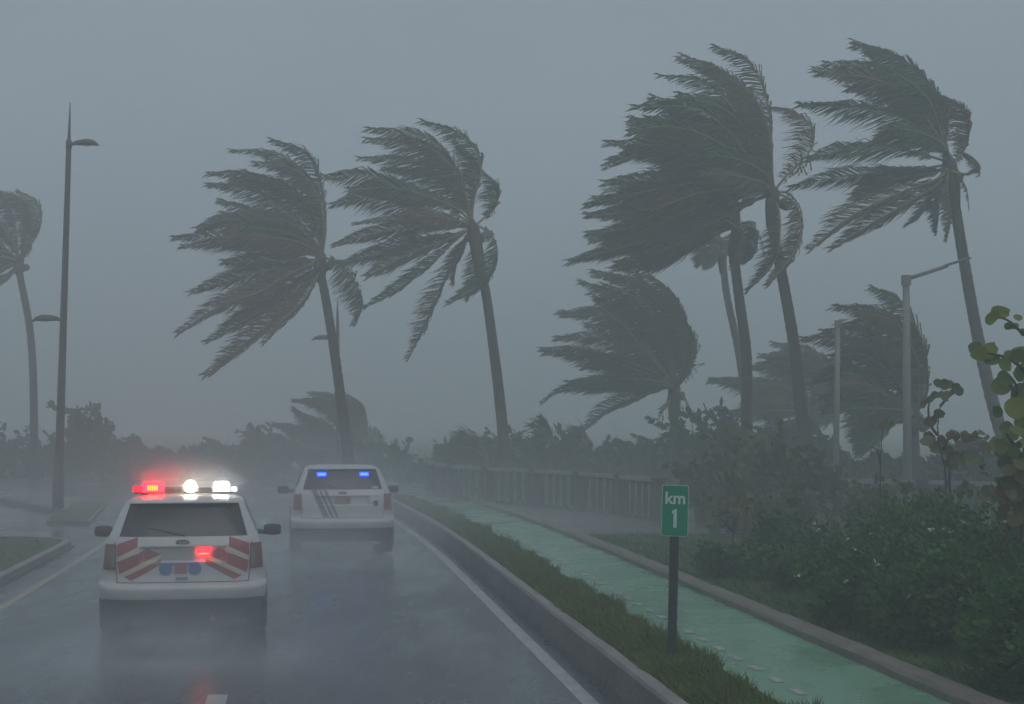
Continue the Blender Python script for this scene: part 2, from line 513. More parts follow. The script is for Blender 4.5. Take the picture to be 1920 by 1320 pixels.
def bush(name, loc, rx, ry, h, n, leaf, mat, label, cat='bush', group=None, lumps=14, width=0.6, lean=0.25, stems=7, shoots=16):
    """shrub: lumpy dome of leaves on branching stems, pushed over by the wind"""
    t = thing(name, loc, label, cat, group)
    cs = []
    for i in range(lumps):
        a = rng.uniform(0, 2 * math.pi)
        r = math.sqrt(rng.uniform(0, 1)) * 0.8
        z = rng.uniform(0.25, 0.86) * (1.0 - 0.45 * r * r)
        cs.append((r * math.cos(a) * rx - lean * z * h, r * math.sin(a) * ry, z * h))
    cs = np.array(cs)
    rad = rng.uniform(0.22, 0.40, lumps) * min(rx, ry, h * 0.9)
    k = rng.integers(0, lumps, n)
    d = rng.normal(size=(n, 3))
    d /= np.linalg.norm(d, axis=1, keepdims=True)
    rr = rad[k] * (0.45 + 0.65 * np.sqrt(rng.uniform(0, 1, n)))
    p = cs[k] + d * rr[:, None] * np.array([1.15, 1.0, 0.9])
    p[:, 2] = np.abs(p[:, 2])
    out = d * 0.6 + np.array([-0.55, 0, 0.15]) + rng.normal(size=(n, 3)) * 0.35
    out /= np.linalg.norm(out, axis=1, keepdims=True)
    # ragged shoots that stand out of the outline
    ns = shoots
    sb_ = cs[rng.integers(0, lumps, ns)] + np.array([0, 0, 0.15 * h])
    sd_ = np.stack([rng.normal(-0.35, 0.5, ns), rng.normal(0, 0.4, ns), rng.uniform(0.5, 1.1, ns)], axis=1)
    sl_ = rng.uniform(0.15, 0.42, ns) * h
    kk = 16
    u_ = np.tile(np.linspace(0.1, 1, kk), ns)
    q = np.repeat(sb_, kk, 0) + np.repeat(sd_ * sl_[:, None], kk, 0) * u_[:, None] + np.stack([-0.25 * np.repeat(sl_, kk) * u_ ** 2, 0 * u_, 0 * u_], axis=1)
    qd = np.repeat(sd_, kk, 0) * 0.5 + rng.normal(size=(ns * kk, 3)) * 0.5 + np.array([-0.5, 0, 0])
    qd /= np.linalg.norm(qd, axis=1, keepdims=True)
    p = np.vstack([p, q])
    out = np.vstack([out, qd])
    v, f = cards(p, out, leaf * rng.uniform(0.6, 1.25, len(p)), width)
    link('foliage', fast_mesh('foliage', v, f, mat), t, kind='stuff')
    mb = MB()
    for i in range(stems):
        e = Vector(cs[rng.integers(0, lumps)])
        b = Vector((rng.uniform(-0.2, 0.2) * rx, rng.uniform(-0.2, 0.2) * ry, -0.15))
        m_ = (b + e) / 2 + Vector((rng.normal() * 0.08, rng.normal() * 0.08, 0.1 * h))
        mb.tube([b, m_, e], [0.03, 0.02, 0.008], 5)
    mb.build('stem', M['stem'], t)
    return t

# ---------------------------------------------------------------- palms
WIND = np.array([-1.0, 0.12, -0.04])
def bezier_path(P, n):
    """Catmull-Rom through the points, evenly resampled"""
    P = np.array(P, float)
    P = np.vstack([2 * P[0] - P[1], P, 2 * P[-1] - P[-2]])
    out = []
    for i in range(1, len(P) - 2):
        for t in np.linspace(0, 1, 16, endpoint=False):
            a, b, c, d = P[i - 1], P[i], P[i + 1], P[i + 2]
            out.append(0.5 * (2 * b + (c - a) * t + (2 * a - 5 * b + 4 * c - d) * t * t + (3 * b - 3 * c + d - a) * t ** 3))
    out.append(P[-2])
    out = np.array(out)
    s = np.concatenate([[0], np.cumsum(np.linalg.norm(np.diff(out, axis=0), axis=1))])
    u = np.linspace(0, s[-1], n)
    return np.stack([np.interp(u, s, out[:, k]) for k in range(3)], axis=1), s[-1]

def frond_mesh(pts, mat, width=0.85, wind=0.75, pairs=75, droop=0.18, origin=None, petiole=0.12, r0=0.042):
    """rachis with two rows of leaflets that stream downwind"""
    path, L = bezier_path(pts, 40)
    if origin is not None: path = path - np.array(origin)
    tang = np.gradient(path, axis=0)
    tang /= np.linalg.norm(tang, axis=1, keepdims=True)
    mb = MB()
    mb.tube(path[::3], np.linspace(r0, 0.006, len(path[::3])), 5)
    ax = np.array([rng.normal() * 0.45, 1.0, rng.normal() * 0.45])
    V, Fc = [np.array(mb.v)], []
    base = len(mb.v)
    for sg in (-1, 1):
        u = np.clip(np.linspace(petiole, 0.995, pairs) + rng.normal(size=pairs) * 0.003, 0, 1)
        x = u * (len(path) - 1)
        p = np.stack([np.interp(x, np.arange(len(path)), path[:, k]) for k in range(3)], axis=1)
        t = np.stack([np.interp(x, np.arange(len(path)), tang[:, k]) for k in range(3)], axis=1)
        b = np.cross(t, ax)
        b /= np.linalg.norm(b, axis=1, keepdims=True) + 1e-9
        prof = np.clip((u - petiole) / 0.22, 0.35, 1.0) * np.clip((1.05 - u) / 0.45, 0.3, 1.0)
        ln = width * prof * rng.uniform(0.6, 1.12, pairs)
        d1 = 0.55 * t + sg * 0.75 * b + WIND * wind * 0.8 + rng.normal(size=(pairs, 3)) * 0.13
        d1[:, 0] = np.minimum(d1[:, 0], 0.05)             # no leaflet stands up against the wind
        d1 /= np.linalg.norm(d1, axis=1, keepdims=True)
        d2 = 0.35 * t + sg * 0.25 * b + WIND * wind * 1.5 + np.array([0, 0, -droop * 2]) + rng.normal(size=(pairs, 3)) * 0.24
        d2 /= np.linalg.norm(d2, axis=1, keepdims=True)
        m_ = p + d1 * (ln * 0.5)[:, None]
        e = m_ + d2 * (ln * 0.5)[:, None]
        wv = np.cross(d1, rng.normal(size=(pairs, 3)) * 0.7 + ax)
        wv /= np.linalg.norm(wv, axis=1, keepdims=True) + 1e-9
        w = (0.014 + 0.012 * rng.uniform(0, 1, pairs))[:, None]
        q = np.stack([p - wv * w * 0.5, p + wv * w * 0.5, m_ + wv * w, m_ - wv * w, e], axis=1).reshape(-1, 3)
        i0 = base + np.arange(pairs) * 5
        for i in i0:
            Fc.append((i, i + 1, i + 2, i + 3))
            Fc.append((i + 3, i + 2, i + 4))
        base += pairs * 5
        V.append(q)
    nr = len(mb.f)
    me = mesh_np('frond', np.vstack(V), mb.f + Fc, M['rachis'])
    me.materials.append(mat)
    mi = np.ones(len(me.polygons), dtype=np.int32)
    mi[:nr] = 0
    me.polygons.foreach_set('material_index', mi)
    return me

def palm(name, label, depth, base_px, trunk_px, crown_px, fronds, org, zoom, ground_z=0.25, r_base=0.24, r_top=0.15, width=1.02,
         wind=0.95, pairs=130, twin=0.6, nuts=4, spread=1.0, group='wind-blown coconut palms', trunk_depth=0.0, extra=3):
    """trunk_px runs from the ground to the crown; fronds are rachis lines (crop coordinates of a photo zoom)"""
    b = PX(base_px[0], base_px[1], depth)
    base = Vector((b.x, depth, ground_z))
    t = thing(name, base, label, 'palm tree', group)
    tp = [base - Vector((0, 0, 0.3))] + [PX(x, y, depth) for x, y in trunk_px]
    path, L = bezier_path([tuple(p) for p in tp], 60)
    rad = []
    for i in range(60):
        u = i / 59
        r = r_top * 0.95 + (r_base - r_top) * (0.45 * (1 - u) + 0.55 * (1 - u) ** 5)
        rad.append(r * (1.0 + (0.045 if i % 2 else -0.02)))          # leaf-scar rings
    mb = MB()
    mb.tube(path - np.array(base), rad, 10, jit=0.02)
    mb.build('trunk', M['trunk'], t, smooth=True)
    cw = PX(crown_px[0], crown_px[1], depth)
    mb = MB()                                                        # fibrous crown heart
    tip = Vector(path[-1]) - base
    c0 = cw - base
    mb.tube([tip - Vector((0, 0, 0.25)), tip + (c0 - tip) * 0.4, c0, c0 + Vector((-0.12, 0, 0.35))], [r_top * 0.95, r_top * 1.35, r_top * 1.3, 0.05], 9, jit=0.15)
    mb.build('crown_heart', M['fibre'], t, smooth=True)
    full = []
    for fr in fronds:
        full.append(fr)
        if not isinstance(fr[-1], dict) and random.random() < twin:      # a second frond that grows close by
            jx, jy = random.uniform(-28, 28), random.uniform(-28, 28)
            full.append([(x + jx * (j + 1) / 4, y + jy * (j + 1) / 4) for j, (x, y) in enumerate(fr)])
    for i, fr in enumerate(full):
        opts = {}
        if isinstance(fr[-1], dict):
            opts = fr[-1]
            fr = fr[:-1]
        dy = opts.get('dy', random.choice((-1, 1)) * random.uniform(0.25, 1.0)) * spread
        pts = [tuple(cw + Vector((random.uniform(-.05, .05), random.uniform(-.08, .08), random.uniform(-.05, .05))))]
        m_ = len(fr)
        for j, (x, y) in enumerate(fr):
            u = (j + 1) / m_
            pts.append(tuple(PX(org[0] + x / zoom, org[1] + y / zoom, depth + dy * (1.9 * u ** 1.2))))
        me = frond_mesh(pts, M['frond'], opts.get('w', width / 1.15) * 1.15, opts.get('wind', wind), int(opts.get('pairs', pairs / 1.6) * 1.6),
                        opts.get('droop', 0.26), origin=base, petiole=opts.get('pet', 0.13))
        link('frond', me, t)
    for i in range(extra):                                           # fronds that point away from or towards the road
        s = 1 if i % 2 else -1
        el = random.uniform(0.1, 0.8)
        pts = [tuple(cw)]
        for u in (0.25, 0.5, 0.75, 1.0):
            pts.append(tuple(cw + Vector((-1.9 * u ** 1.7 - 0.3 * u, s * 2.6 * (u - 0.25 * u * u), el * 2.2 * (u - 0.55 * u * u)))))
        link('frond', frond_mesh(pts, M['frond'], width, wind, pairs, 0.2, origin=base), t)
    for i in range(nuts):
        a = random.uniform(0, 6.28)
        bm = bmesh.new()
        bmesh.ops.create_uvsphere(bm, u_segments=10, v_segments=7, radius=0.13)
        for v in bm.verts: v.co.z *= 1.2
        me = bpy.data.meshes.new('coconut')
        for f in bm.faces: f.smooth = True
        bm.to_mesh(me)
        bm.free()
        me.materials.append(M['coconut'])
        link('coconut', me, t, loc=c0 + Vector((0.24 * math.cos(a) + 0.1, 0.24 * math.sin(a), -0.25 - random.uniform(0, .15))))
    return t

palm('coconut_palm', 'tall palm above the farther car, trunk crossing a half hidden lamp head', 52, (655, 850),
     [(652, 850), (638, 740), (624, 640), (606, 535), (600, 515)], (601, 480),
     [[(800, 520), (780, 330), (720, 150), (520, 60)], [(790, 540), (745, 300), (570, 140), (310, 115)],
      [(760, 580), (650, 360), (430, 250), (195, 235)], [(750, 590), (600, 420), (400, 320), (190, 290)],
      [(740, 600), (560, 480), (380, 420), (250, 370)], [(735, 630), (520, 520), (300, 480), (150, 535)],
      [(730, 650), (480, 575), (250, 560), (15, 565)], [(730, 655), (520, 620), (330, 590), (60, 610)],
      [(730, 680), (500, 680), (350, 690), (270, 690)], [(730, 700), (480, 735), (280, 790), (105, 850)],
      [(730, 715), (480, 820), (230, 930), (35, 1060)], [(735, 735), (560, 880), (330, 1020), (185, 1105)],
      [(745, 760), (640, 900), (450, 1070), (205, 1275)], [(755, 770), (680, 890), (570, 1000), (480, 1110), {'w': .7}],
      [(840, 690), (930, 770), (990, 890), (955, 1015), {'w': .75}], [(785, 560), (770, 380), (660, 220), (430, 180)],
      [(755, 600), (600, 480), (420, 470), (270, 440)], [(740, 690), (600, 760), (420, 860), (250, 900)],
      [(770, 570), (720, 420), (560, 300), (330, 280)], [(780, 550), (760, 420), (680, 260), (500, 150)],
      [(745, 620), (600, 540), (450, 520), (280, 600)], [(735, 745), (600, 830), (430, 940), (300, 1010)]],
     (320, 240), 2.75, ground_z=0.1, twin=0.4)
palm('coconut_palm', 'tall palm with a ragged brown-green crown behind the left end of the balustrade', 50, (950, 860),
     [(947, 860), (938, 760), (925, 650), (911, 550), (903, 520)], (886, 425),
     [[(760, 470), (700, 300), (560, 140), (250, 85)], [(750, 470), (640, 280), (450, 170), (235, 140)],
      [(745, 480), (600, 330), (420, 250), (205, 240)], [(790, 470), (830, 270), (740, 130), (525, 45), {'wind': .95}],
      [(830, 560), (905, 490), (915, 400), (840, 305), {'w': .7, 'pet': .25}], [(720, 480), (500, 410), (250, 330), (5, 335), {'w': 1.05, 'droop': .5}],
      [(700, 530), (500, 552), (330, 552), (180, 575), {'w': .55, 'pairs': 55}], [(690, 590), (420, 600), (220, 640), (65, 690), {'w': .7}],
      [(690, 630), (520, 665), (320, 720), (110, 780), {'w': 1.0, 'droop': .4}], [(700, 660), (560, 790), (400, 910), (225, 1010), {'w': .6}],
      [(720, 710), (650, 860), (560, 1060), (455, 1275), {'w': .75}], [(840, 600), (910, 690), (860, 860), (660, 985), {'w': .7}],
      [(740, 700), (700, 780), (690, 890), {'w': .5}], [(830, 640), (810, 800), (790, 900), (760, 970), {'w': .5}],
      [(745, 480), (660, 370), (500, 310), (330, 290)], [(710, 560), (450, 490), (260, 440), (60, 480), {'w': 1.0, 'droop': .4}],
      [(700, 640), (540, 700), (380, 770), (240, 850)], [(760, 460), (720, 330), (620, 220), (420, 110)],
      [(780, 480), (820, 360), (800, 260), (700, 150)], [(710, 500), (560, 440), (380, 390), (150, 400)]],
     (600, 210), 2.75, ground_z=0.25, twin=0.08, extra=1)
palm('coconut_palm', 'short palm standing alone behind the balustrade, all fronds swept into a dome', 55, (1266, 860),
     [(1267, 860), (1266, 830), (1265, 800), (1264, 775)], (1264, 728),
     [[(930, 800), (985, 500), (860, 230), (560, 110)], [(920, 800), (900, 480), (760, 250), (390, 150)],
      [(905, 820), (850, 550), (640, 330), (320, 200)], [(895, 830), (780, 600), (560, 420), (370, 270)],
      [(885, 830), (700, 620), (500, 410), (170, 400)], [(875, 840), (680, 680), (450, 570), (145, 570)],
      [(865, 850), (620, 750), (350, 660), (45, 640)], [(865, 870), (600, 850), (400, 860), (240, 860)],
      [(865, 880), (500, 880), (210, 900), (55, 995), {'w': .6}], [(865, 895), (650, 960), (470, 1040), (300, 1200), {'w': .7}],
      [(960, 850), (1050, 700), (1050, 590), (960, 400)], [(940, 830), (1005, 600), (930, 330), (740, 140)],
      [(965, 860), (1035, 740), (1010, 560), (880, 300)], [(925, 810), (940, 540), (820, 300), (500, 180)],
      [(900, 820), (800, 540), (640, 400), (440, 300)], [(890, 830), (760, 660), (600, 540), (350, 480)],
      [(915, 810), (870, 520), (700, 320), (450, 220)], [(880, 850), (720, 760), (540, 720), (320, 760)],
      [(950, 830), (1020, 640), (980, 430), (840, 220)], [(880, 1000), (850, 1040), (815, 1100), {'w': .25, 'pairs': 20}],
      [(960, 930), (1020, 1030), (1040, 1180), {'w': .12, 'pairs': 16}]],
     (1000, 470), 3.475, r_base=0.22, r_top=0.17, twin=0.45)
palm('coconut_palm', 'tall palm with a leaning trunk, right-hand trunk of the close group of three', 45, (1512, 860),
     [(1512, 860), (1500, 750), (1488, 640), (1463, 500), (1445, 410)], (1450, 362),
     [[(1025, 680), (1010, 380), (930, 150), (735, 45), {'wind': .9}], [(1005, 690), (940, 380), (800, 190), (575, 90)],
      [(995, 700), (880, 420), (700, 230), (465, 190)], [(985, 710), (820, 480), (640, 350), (335, 345)],
      [(990, 735), (800, 640), (520, 545), (205, 520)], [(990, 748), (850, 755), (620, 800), (400, 900)],
      [(990, 790), (800, 860), (620, 980), (370, 1140)], [(1090, 690), (1215, 560), (1225, 450), (1140, 375), (1010, 345), {'w': .8, 'wind': 1.0}],
      [(1110, 800), (1165, 890), (1145, 1040), (1000, 1230), {'w': .6}], [(1060, 880), (1060, 1000), (1040, 1100), (905, 1255), {'w': .7, 'wind': 1.0}],
      [(985, 760), (700, 720), (450, 750), (105, 830)], [(985, 715), (760, 520), (520, 440), (315, 470)],
      [(985, 700), (860, 500), (650, 420), (400, 400)], [(1010, 690), (980, 420), (880, 250), (680, 150)],
      [(985, 770), (780, 800), (560, 880), (300, 1000)], [(1000, 700), (910, 480), (760, 330), (560, 280)],
      [(985, 740), (760, 600), (540, 500), (330, 430)], [(990, 730), (800, 560), (600, 480), (380, 520)],
      [(985, 780), (760, 900), (560, 1010), (420, 1080)], [(1100, 770), (1160, 840), (1180, 930), {'w': .2, 'pairs': 14}],
      [(1020, 690), (1000, 500), (930, 330), (800, 230)]],
     (1060, 70), 2.64, twin=0.45)
palm('coconut_palm', 'tall palm, thick middle trunk of the close group of three', 48, (1400, 880),
     [(1400, 880), (1400, 760), (1399, 660), (1386, 560), (1376, 480)], (1384, 436),
     [[(830, 890), (640, 820), (380, 850), (105, 880)], [(825, 910), (600, 940), (350, 1020), (15, 1110)],
      [(825, 935), (640, 1020), (480, 1110), (360, 1145)], [(835, 880), (620, 720), (400, 700), (195, 720)],
      [(835, 870), (640, 640), (440, 560), (200, 640)], [(845, 860), (720, 600), (520, 450), (335, 400)],
      [(855, 850), (800, 600), (640, 400), (420, 310)], [(880, 930), (950, 960), (925, 1070), (850, 1120), {'w': .6}],
      [(830, 890), (600, 790), (330, 790), (140, 790)], [(825, 920), (560, 880), (300, 950), (110, 970)],
      [(830, 900), (620, 860), (420, 900), (200, 1000)], [(825, 930), (680, 980), (520, 1060), (250, 1120)],
      [(840, 860), (680, 680), (520, 600), (300, 560)], [(835, 900), (700, 900), (520, 940), (380, 1040)],
      [(850, 850), (760, 650), (600, 520), (360, 480)], [(890, 920), (960, 980), (985, 1060), {'w': .2, 'pairs': 14}]],
     (1060, 70), 2.64, twin=0.45)
palm('coconut_palm', 'tall palm, slender left trunk of the close group of three', 58, (1400, 860),
     [(1402, 860), (1398, 760), (1385, 660), (1364, 560), (1356, 500)], (1352, 458),
     [[(750, 1030), (715, 1060), (655, 1135), {'w': .6}], [(745, 980), (560, 900), (350, 960), (125, 1000)],
      [(745, 970), (560, 800), (360, 740), (195, 760)], [(745, 1000), (550, 1040), (400, 1110), (280, 1130)],
      [(750, 960), (640, 700), (480, 560), (330, 540)], [(745, 990), (600, 980), (420, 1030), (200, 1060)],
      [(755, 960), (700, 740), (560, 560), (380, 460)], [(760, 1040), (740, 1100), (690, 1140), {'w': .5}],
      [(745, 975), (580, 860), (400, 860), (180, 900)], [(790, 1000), (850, 1010), (870, 1080), (820, 1140), {'w': .5}]],
     (1060, 70), 2.64, r_base=0.2, r_top=0.13)
palm('coconut_palm', 'tall leaning palm nearest the right edge, behind the arm of the grey lamp', 44, (1905, 900),
     [(1905, 900), (1868, 780), (1835, 640), (1806, 480), (1790, 380)], (1781, 305),
     [[(905, 600), (880, 380), (700, 170), (385, 45)], [(895, 600), (820, 400), (600, 200), (210, 150)],
      [(885, 600), (740, 390), (520, 250), (165, 210)], [(860, 600), (700, 490), (480, 430), (55, 395), {'droop': .4}],
      [(860, 710), (650, 660), (330, 660), (105, 720), {'w': .9, 'droop': .45}], [(870, 760), (600, 800), (300, 820), (5, 890), {'w': .8}],
      [(880, 830), (640, 920), (350, 1060), (125, 1250), {'w': .9}], [(890, 850), (720, 960), (480, 1100), (250, 1245), {'w': .8}],
      [(1005, 700), (1055, 590), (1030, 440), (870, 335), {'w': .75}], [(960, 790), (1050, 805), (1125, 778), (1090, 715), (1005, 665), {'w': .4, 'pet': .3}],
      [(890, 860), (840, 950), (770, 1050), (690, 1110), {'w': .5}], [(905, 870), (880, 980), (865, 1150), {'w': .5}],
      [(930, 890), (950, 1050), (925, 1200), {'w': .35}], [(1000, 820), (1045, 900), (1060, 1020), {'w': .15, 'pairs': 14}],
      [(900, 600), (860, 450), (760, 300), (500, 130)], [(905, 610), (870, 480), (720, 290), (420, 200)],
      [(925, 620), (930, 520), (900, 400), (820, 300)], [(890, 610), (760, 440), (600, 330), (350, 300)],
      [(880, 790), (680, 820), (520, 880), (400, 960)], [(885, 640), (780, 600), (640, 560), (500, 620)]],
     (1480, 70), 3.143, nuts=7, pairs=130, twin=0.3, extra=1)
palm('coconut_palm', 'short palm half hidden behind the grey lamp post, crown bent over to the left', 45, (1716, 900),
     [(1716, 900), (1715, 870), (1714, 830), (1713, 800)], (1713, 776),
     [[(1370, 820), (1405, 500), (1280, 200), (1060, 65)], [(1350, 820), (1330, 480), (1150, 250), (815, 190)],
      [(1330, 840), (1240, 560), (1050, 380), (740, 350)], [(1320, 850), (1150, 600), (900, 420), (605, 400)],
      [(1310, 860), (1100, 700), (900, 600), (715, 640)], [(1300, 880), (1100, 830), (900, 820), (750, 880)],
      [(1300, 900), (1150, 900), (1040, 1000), (980, 1120)], [(1390, 830), (1425, 700), (1400, 480), (1330, 300)],
      [(1340, 840), (1280, 520), (1080, 320), (850, 320)], [(1325, 840), (1200, 640), (1000, 500), (800, 520)],
      [(1310, 870), (1120, 780), (960, 720), (820, 760)], [(1360, 820), (1360, 560), (1220, 300), (960, 220)],
      [(1330, 840), (1260, 640), (1100, 480), (900, 460)], [(1370, 900), (1400, 930), (1360, 1000), {'w': .4, 'pairs': 20}],
      [(1305, 890), (1180, 860), (1060, 880), (900, 950)], [(1300, 905), (1180, 950), (1080, 1050), (1000, 1150)], [(1310, 880), (1160, 780), (1000, 700), (830, 700)]],
     (1330, 520), 3.474, r_base=0.2, r_top=0.15, twin=0.35)
palm('coconut_palm', 'short hazy palm between the three close trunks and the thin grey lamp post', 60, (1520, 900),
     [(1520, 900), (1519, 860), (1518, 820), (1517, 800)], (1517, 775),
     [[(700, 850), (805, 640), (680, 490), (415, 430)], [(690, 850), (740, 640), (580, 520), (335, 510)],
      [(660, 860), (600, 680), (420, 580), (285, 590)], [(640, 870), (520, 720), (330, 690), (15, 660)],
      [(640, 880), (480, 810), (350, 740), (215, 720)], [(640, 900), (480, 880), (340, 880), (115, 880)],
      [(720, 860), (830, 700), (780, 560), (640, 480)], [(680, 850), (690, 700), (560, 580), (380, 540)],
      [(650, 870), (560, 780), (430, 750), (300, 800)], [(700, 850), (770, 680), (700, 560), (520, 480)],
      [(640, 890), (520, 850), (420, 830), (280, 860)], [(640, 905), (560, 960), (450, 1000), (330, 1050)], [(720, 870), (820, 800), (840, 700), (790, 600)], [(730, 890), (810, 860), (840, 950)]],
     (1330, 520), 3.474, r_base=0.2, r_top=0.15, twin=0.35)
palm('coconut_palm', 'faint palm at the left edge, crown cut off by the frame', 70, (63, 840),
     [(64, 840), (62, 700), (55, 610), (40, 530), (36, 505)], (36, 488),
     [[(190, 700), (330, 480), (310, 280), (150, 165)], [(170, 690), (250, 430), (160, 250), (-50, 150)],
      [(150, 690), (120, 420), (0, 200), (-250, 100)], [(140, 700), (40, 480), (-150, 330), (-450, 260)],
      [(130, 720), (0, 600), (-200, 500), (-550, 460)], [(130, 740), (-50, 720), (-250, 720), (-550, 780)],
      [(130, 760), (30, 800), (-120, 880), (-400, 1000)], [(150, 790), (60, 880), (-60, 920), (-250, 1080)],
      [(180, 700), (290, 500), (250, 300), (90, 180)], [(150, 700), (60, 520), (-80, 420), (-300, 360)],
      [(140, 730), (20, 660), (-120, 620), (-400, 620)], [(200, 700), (260, 640), (250, 600), {'w': .4, 'pairs': 20}]],
     (0, 320), 4.4, ground_z=0.0, r_base=0.22, r_top=0.16, width=0.95)
palm('coconut_palm', 'low faint palm right behind the foot of the tall palm, over the farther car', 72, (655, 880),
     [(655, 900), (654, 880), (652, 865), (651, 855)], (651, 848),
     [[(1010, 480), (1100, 400), (1080, 240), (960, 150)], [(960, 480), (920, 330), (800, 220), (580, 190)],
      [(950, 500), (840, 400), (700, 340), (580, 260)], [(940, 520), (760, 480), (600, 400), (430, 360)],
      [(1020, 500), (1120, 450), (1200, 480), (1280, 560)], [(980, 470), (980, 330), (880, 200), (700, 150)],
      [(940, 520), (800, 450), (680, 430), (560, 440)], [(1000, 480), (1060, 380), (1020, 260), (900, 190)]],
     (400, 700), 3.84, ground_z=0.0, r_base=0.2, r_top=0.15, width=1.0, extra=2, nuts=0)

def young_palm(label, depth, base, blades):
    b = PX(base[0], base[1], depth)
    t = thing('young_palm', (b.x, depth, 0.2), label, 'palm tree', 'young palms in the undergrowth')
    o = Vector((b.x, depth, 0.2))
    for bl in blades:
        pts = [tuple(PX(x, y, depth + random.uniform(-.3, .3) * i)) for i, (x, y) in enumerate(bl)]
        link('frond', frond_mesh(pts, M['frond'], 0.75, 0.5, 60, 0.1, origin=o, petiole=0.05), t)
    mb = MB()
    mb.tube([(0, 0, -0.2), (0, 0, 0.5), tuple(PX(base[0], base[1], depth) - o)], [0.14, 0.12, 0.08], 8)
    mb.build('trunk', M['trunk'], t)
young_palm('single upright young palm frond above the bushes left of the farther car', 70, (482, 850),
           [[(482, 850), (478, 825), (468, 795)], [(482, 850), (488, 825), (484, 800)], [(482, 850), (470, 840), (455, 835)]])
young_palm('young palm with rounded plume bending left beside the second tall palm trunk', 54, (915, 862),
           [[(915, 862), (900, 835), (875, 822), (848, 830)], [(915, 865), (895, 845), (870, 838), (845, 845)], [(915, 865), (900, 858), (880, 850), (858, 858)], [(915, 860), (905, 832), (885, 818), (862, 822)]])
young_palm('young palm with a pointed plume, left of the short palm behind the balustrade', 52, (1032, 835),
           [[(1032, 835), (1034, 815), (1028, 795), (1014, 780)], [(1032, 835), (1026, 812), (1016, 800), (1008, 800)], [(1032, 835), (1020, 825), (1008, 822)]])
young_palm('small young palm tuft below the drooping frond of the short palm', 52, (1090, 840),
           [[(1090, 840), (1088, 820), (1096, 805)], [(1090, 840), (1080, 825), (1070, 828)], [(1090, 840), (1102, 828), (1112, 832)]])

# ---------------------------------------------------------------- bushes
def place_bush(px, top, wpx, depth, label, mat, n=2600, leaf=0.28, gz=0.2, cat='bush', group=None, **k):
    s = F / depth
    x = PX(px, top, depth).x
    h = PX(px, top, depth).z - gz
    rx = wpx / s / 2
    return bush('bush', (x, depth, gz), rx, rx * 0.85, max(0.4, h), n, leaf, M[mat], label, cat, group, **k)
G1 = 'hazy bushes beyond the side road'
place_bush(15, 798, 150, 76, 'hazy bush at the left edge under the faint palm', 'leaf_mid', group=G1, gz=0)
place_bush(105, 826, 110, 74, 'low hazy bush right behind the street lamp base', 'leaf_mid', group=G1, gz=0)
place_bush(190, 770, 105, 70, 'tallest hazy bush with lumpy top right of the street lamp', 'leaf_dark', group=G1, gz=0, leaf=0.4)
place_bush(262, 828, 90, 73, 'low hazy bush sloping down to the red beacon', 'leaf_mid', group=G1, gz=0)
place_bush(338, 842, 100, 75, 'low hazy bush behind the warm white lamp', 'leaf_mid', group=G1, gz=0)
place_bush(412, 832, 95, 75, 'low hazy bush behind the white strobe lamp', 'leaf_mid', group=G1, gz=0)
place_bush(480, 832, 80, 71, 'hazy bush at the foot of the upright young frond', 'leaf_dark', group=G1, gz=0)
place_bush(545, 806, 100, 76, 'hazy bush left of the low palm over the farther car', 'leaf_mid', group=G1, gz=0)
place_bush(625, 812, 120, 78, 'hazy bush directly above the roof of the farther car', 'leaf_mid', group=G1, gz=0)
place_bush(705, 824, 80, 66, 'hazy bush right above the right corner of the farther car', 'leaf_dark', group=G1, gz=0)
place_bush(764, 842, 40, 62, 'narrow upright hazy bush right of the farther car', 'leaf_dark', group=G1, gz=0, n=1200)
place_bush(812, 872, 80, 60, 'low dark bush where the balustrade fades out', 'leaf_dark', group=G1)
G2 = 'dark bushes behind the balustrade'
row = [(885, 842, 100, 57, 'dark bush at the foot of the rounded young palm plume'), (975, 826, 110, 55, 'dark bush right of the second tall palm trunk'),
       (1045, 838, 90, 53, 'dark bush under the pointed young plume'), (1098, 832, 80, 53, 'dark bush around the small young palm tuft'),
       (1160, 856, 90, 52, 'low dark bush left of the short palm trunk'), (1222, 842, 90, 52, 'dark bush touching the left of the short palm trunk'),
       (1292, 828, 90, 50, 'dark bush right of the short palm trunk'), (1345, 802, 70, 47, 'dark round-topped bush left of the three trunks'),
       (1412, 800, 100, 49, 'dark bush at the foot of the three trunks'), (1480, 812, 100, 50, 'dark bush left of the thin grey lamp post'),
       (1550, 820, 100, 50, 'dark bush at the foot of the thin grey lamp post'), (1625, 872, 90, 46, 'low dark bush under the sky gap'),
       (1695, 872, 90, 46, 'low bush at the foot of the thick grey lamp post'), (1765, 880, 100, 45, 'low bush right of the thick grey lamp post'),
       (1850, 850, 130, 42, 'bush at the foot of the leaning palm near the right edge')]
for px, top, w, d, lab in row:
    place_bush(px, top - 8, w * 1.2, d, lab, 'leaf_dark' if px < 1400 else 'leaf_mid', group=G2, n=3400, leaf=0.30, lumps=20, shoots=22)
G3 = 'brownish thicket in front of the balustrade'
for px, top, w, d, lab in [(1345, 868, 130, 36, 'brownish thicket bush right of the km sign panel'), (1425, 828, 120, 37, 'tall brownish thicket bush below the three trunks'),
                           (1505, 830, 120, 35, 'brownish thicket bush left of the thin grey lamp post'), (1575, 850, 100, 34, 'brownish thicket bush at the thin grey lamp post'),
                           (1400, 915, 120, 33, 'low brownish bush over the walkway'), (1500, 930, 130, 30, 'low brownish bush behind the flowering shrub'), (1660, 925, 120, 30, 'low bush under the pale rail left of the sapling'), (1790, 930, 120, 29, 'low bush under the pale rail right of the thick lamp post')]:
    place_bush(px, top, w, d, lab, 'leaf_brown', group=G3, n=520, leaf=0.19, width=0.9, lumps=30, stems=16, shoots=20)

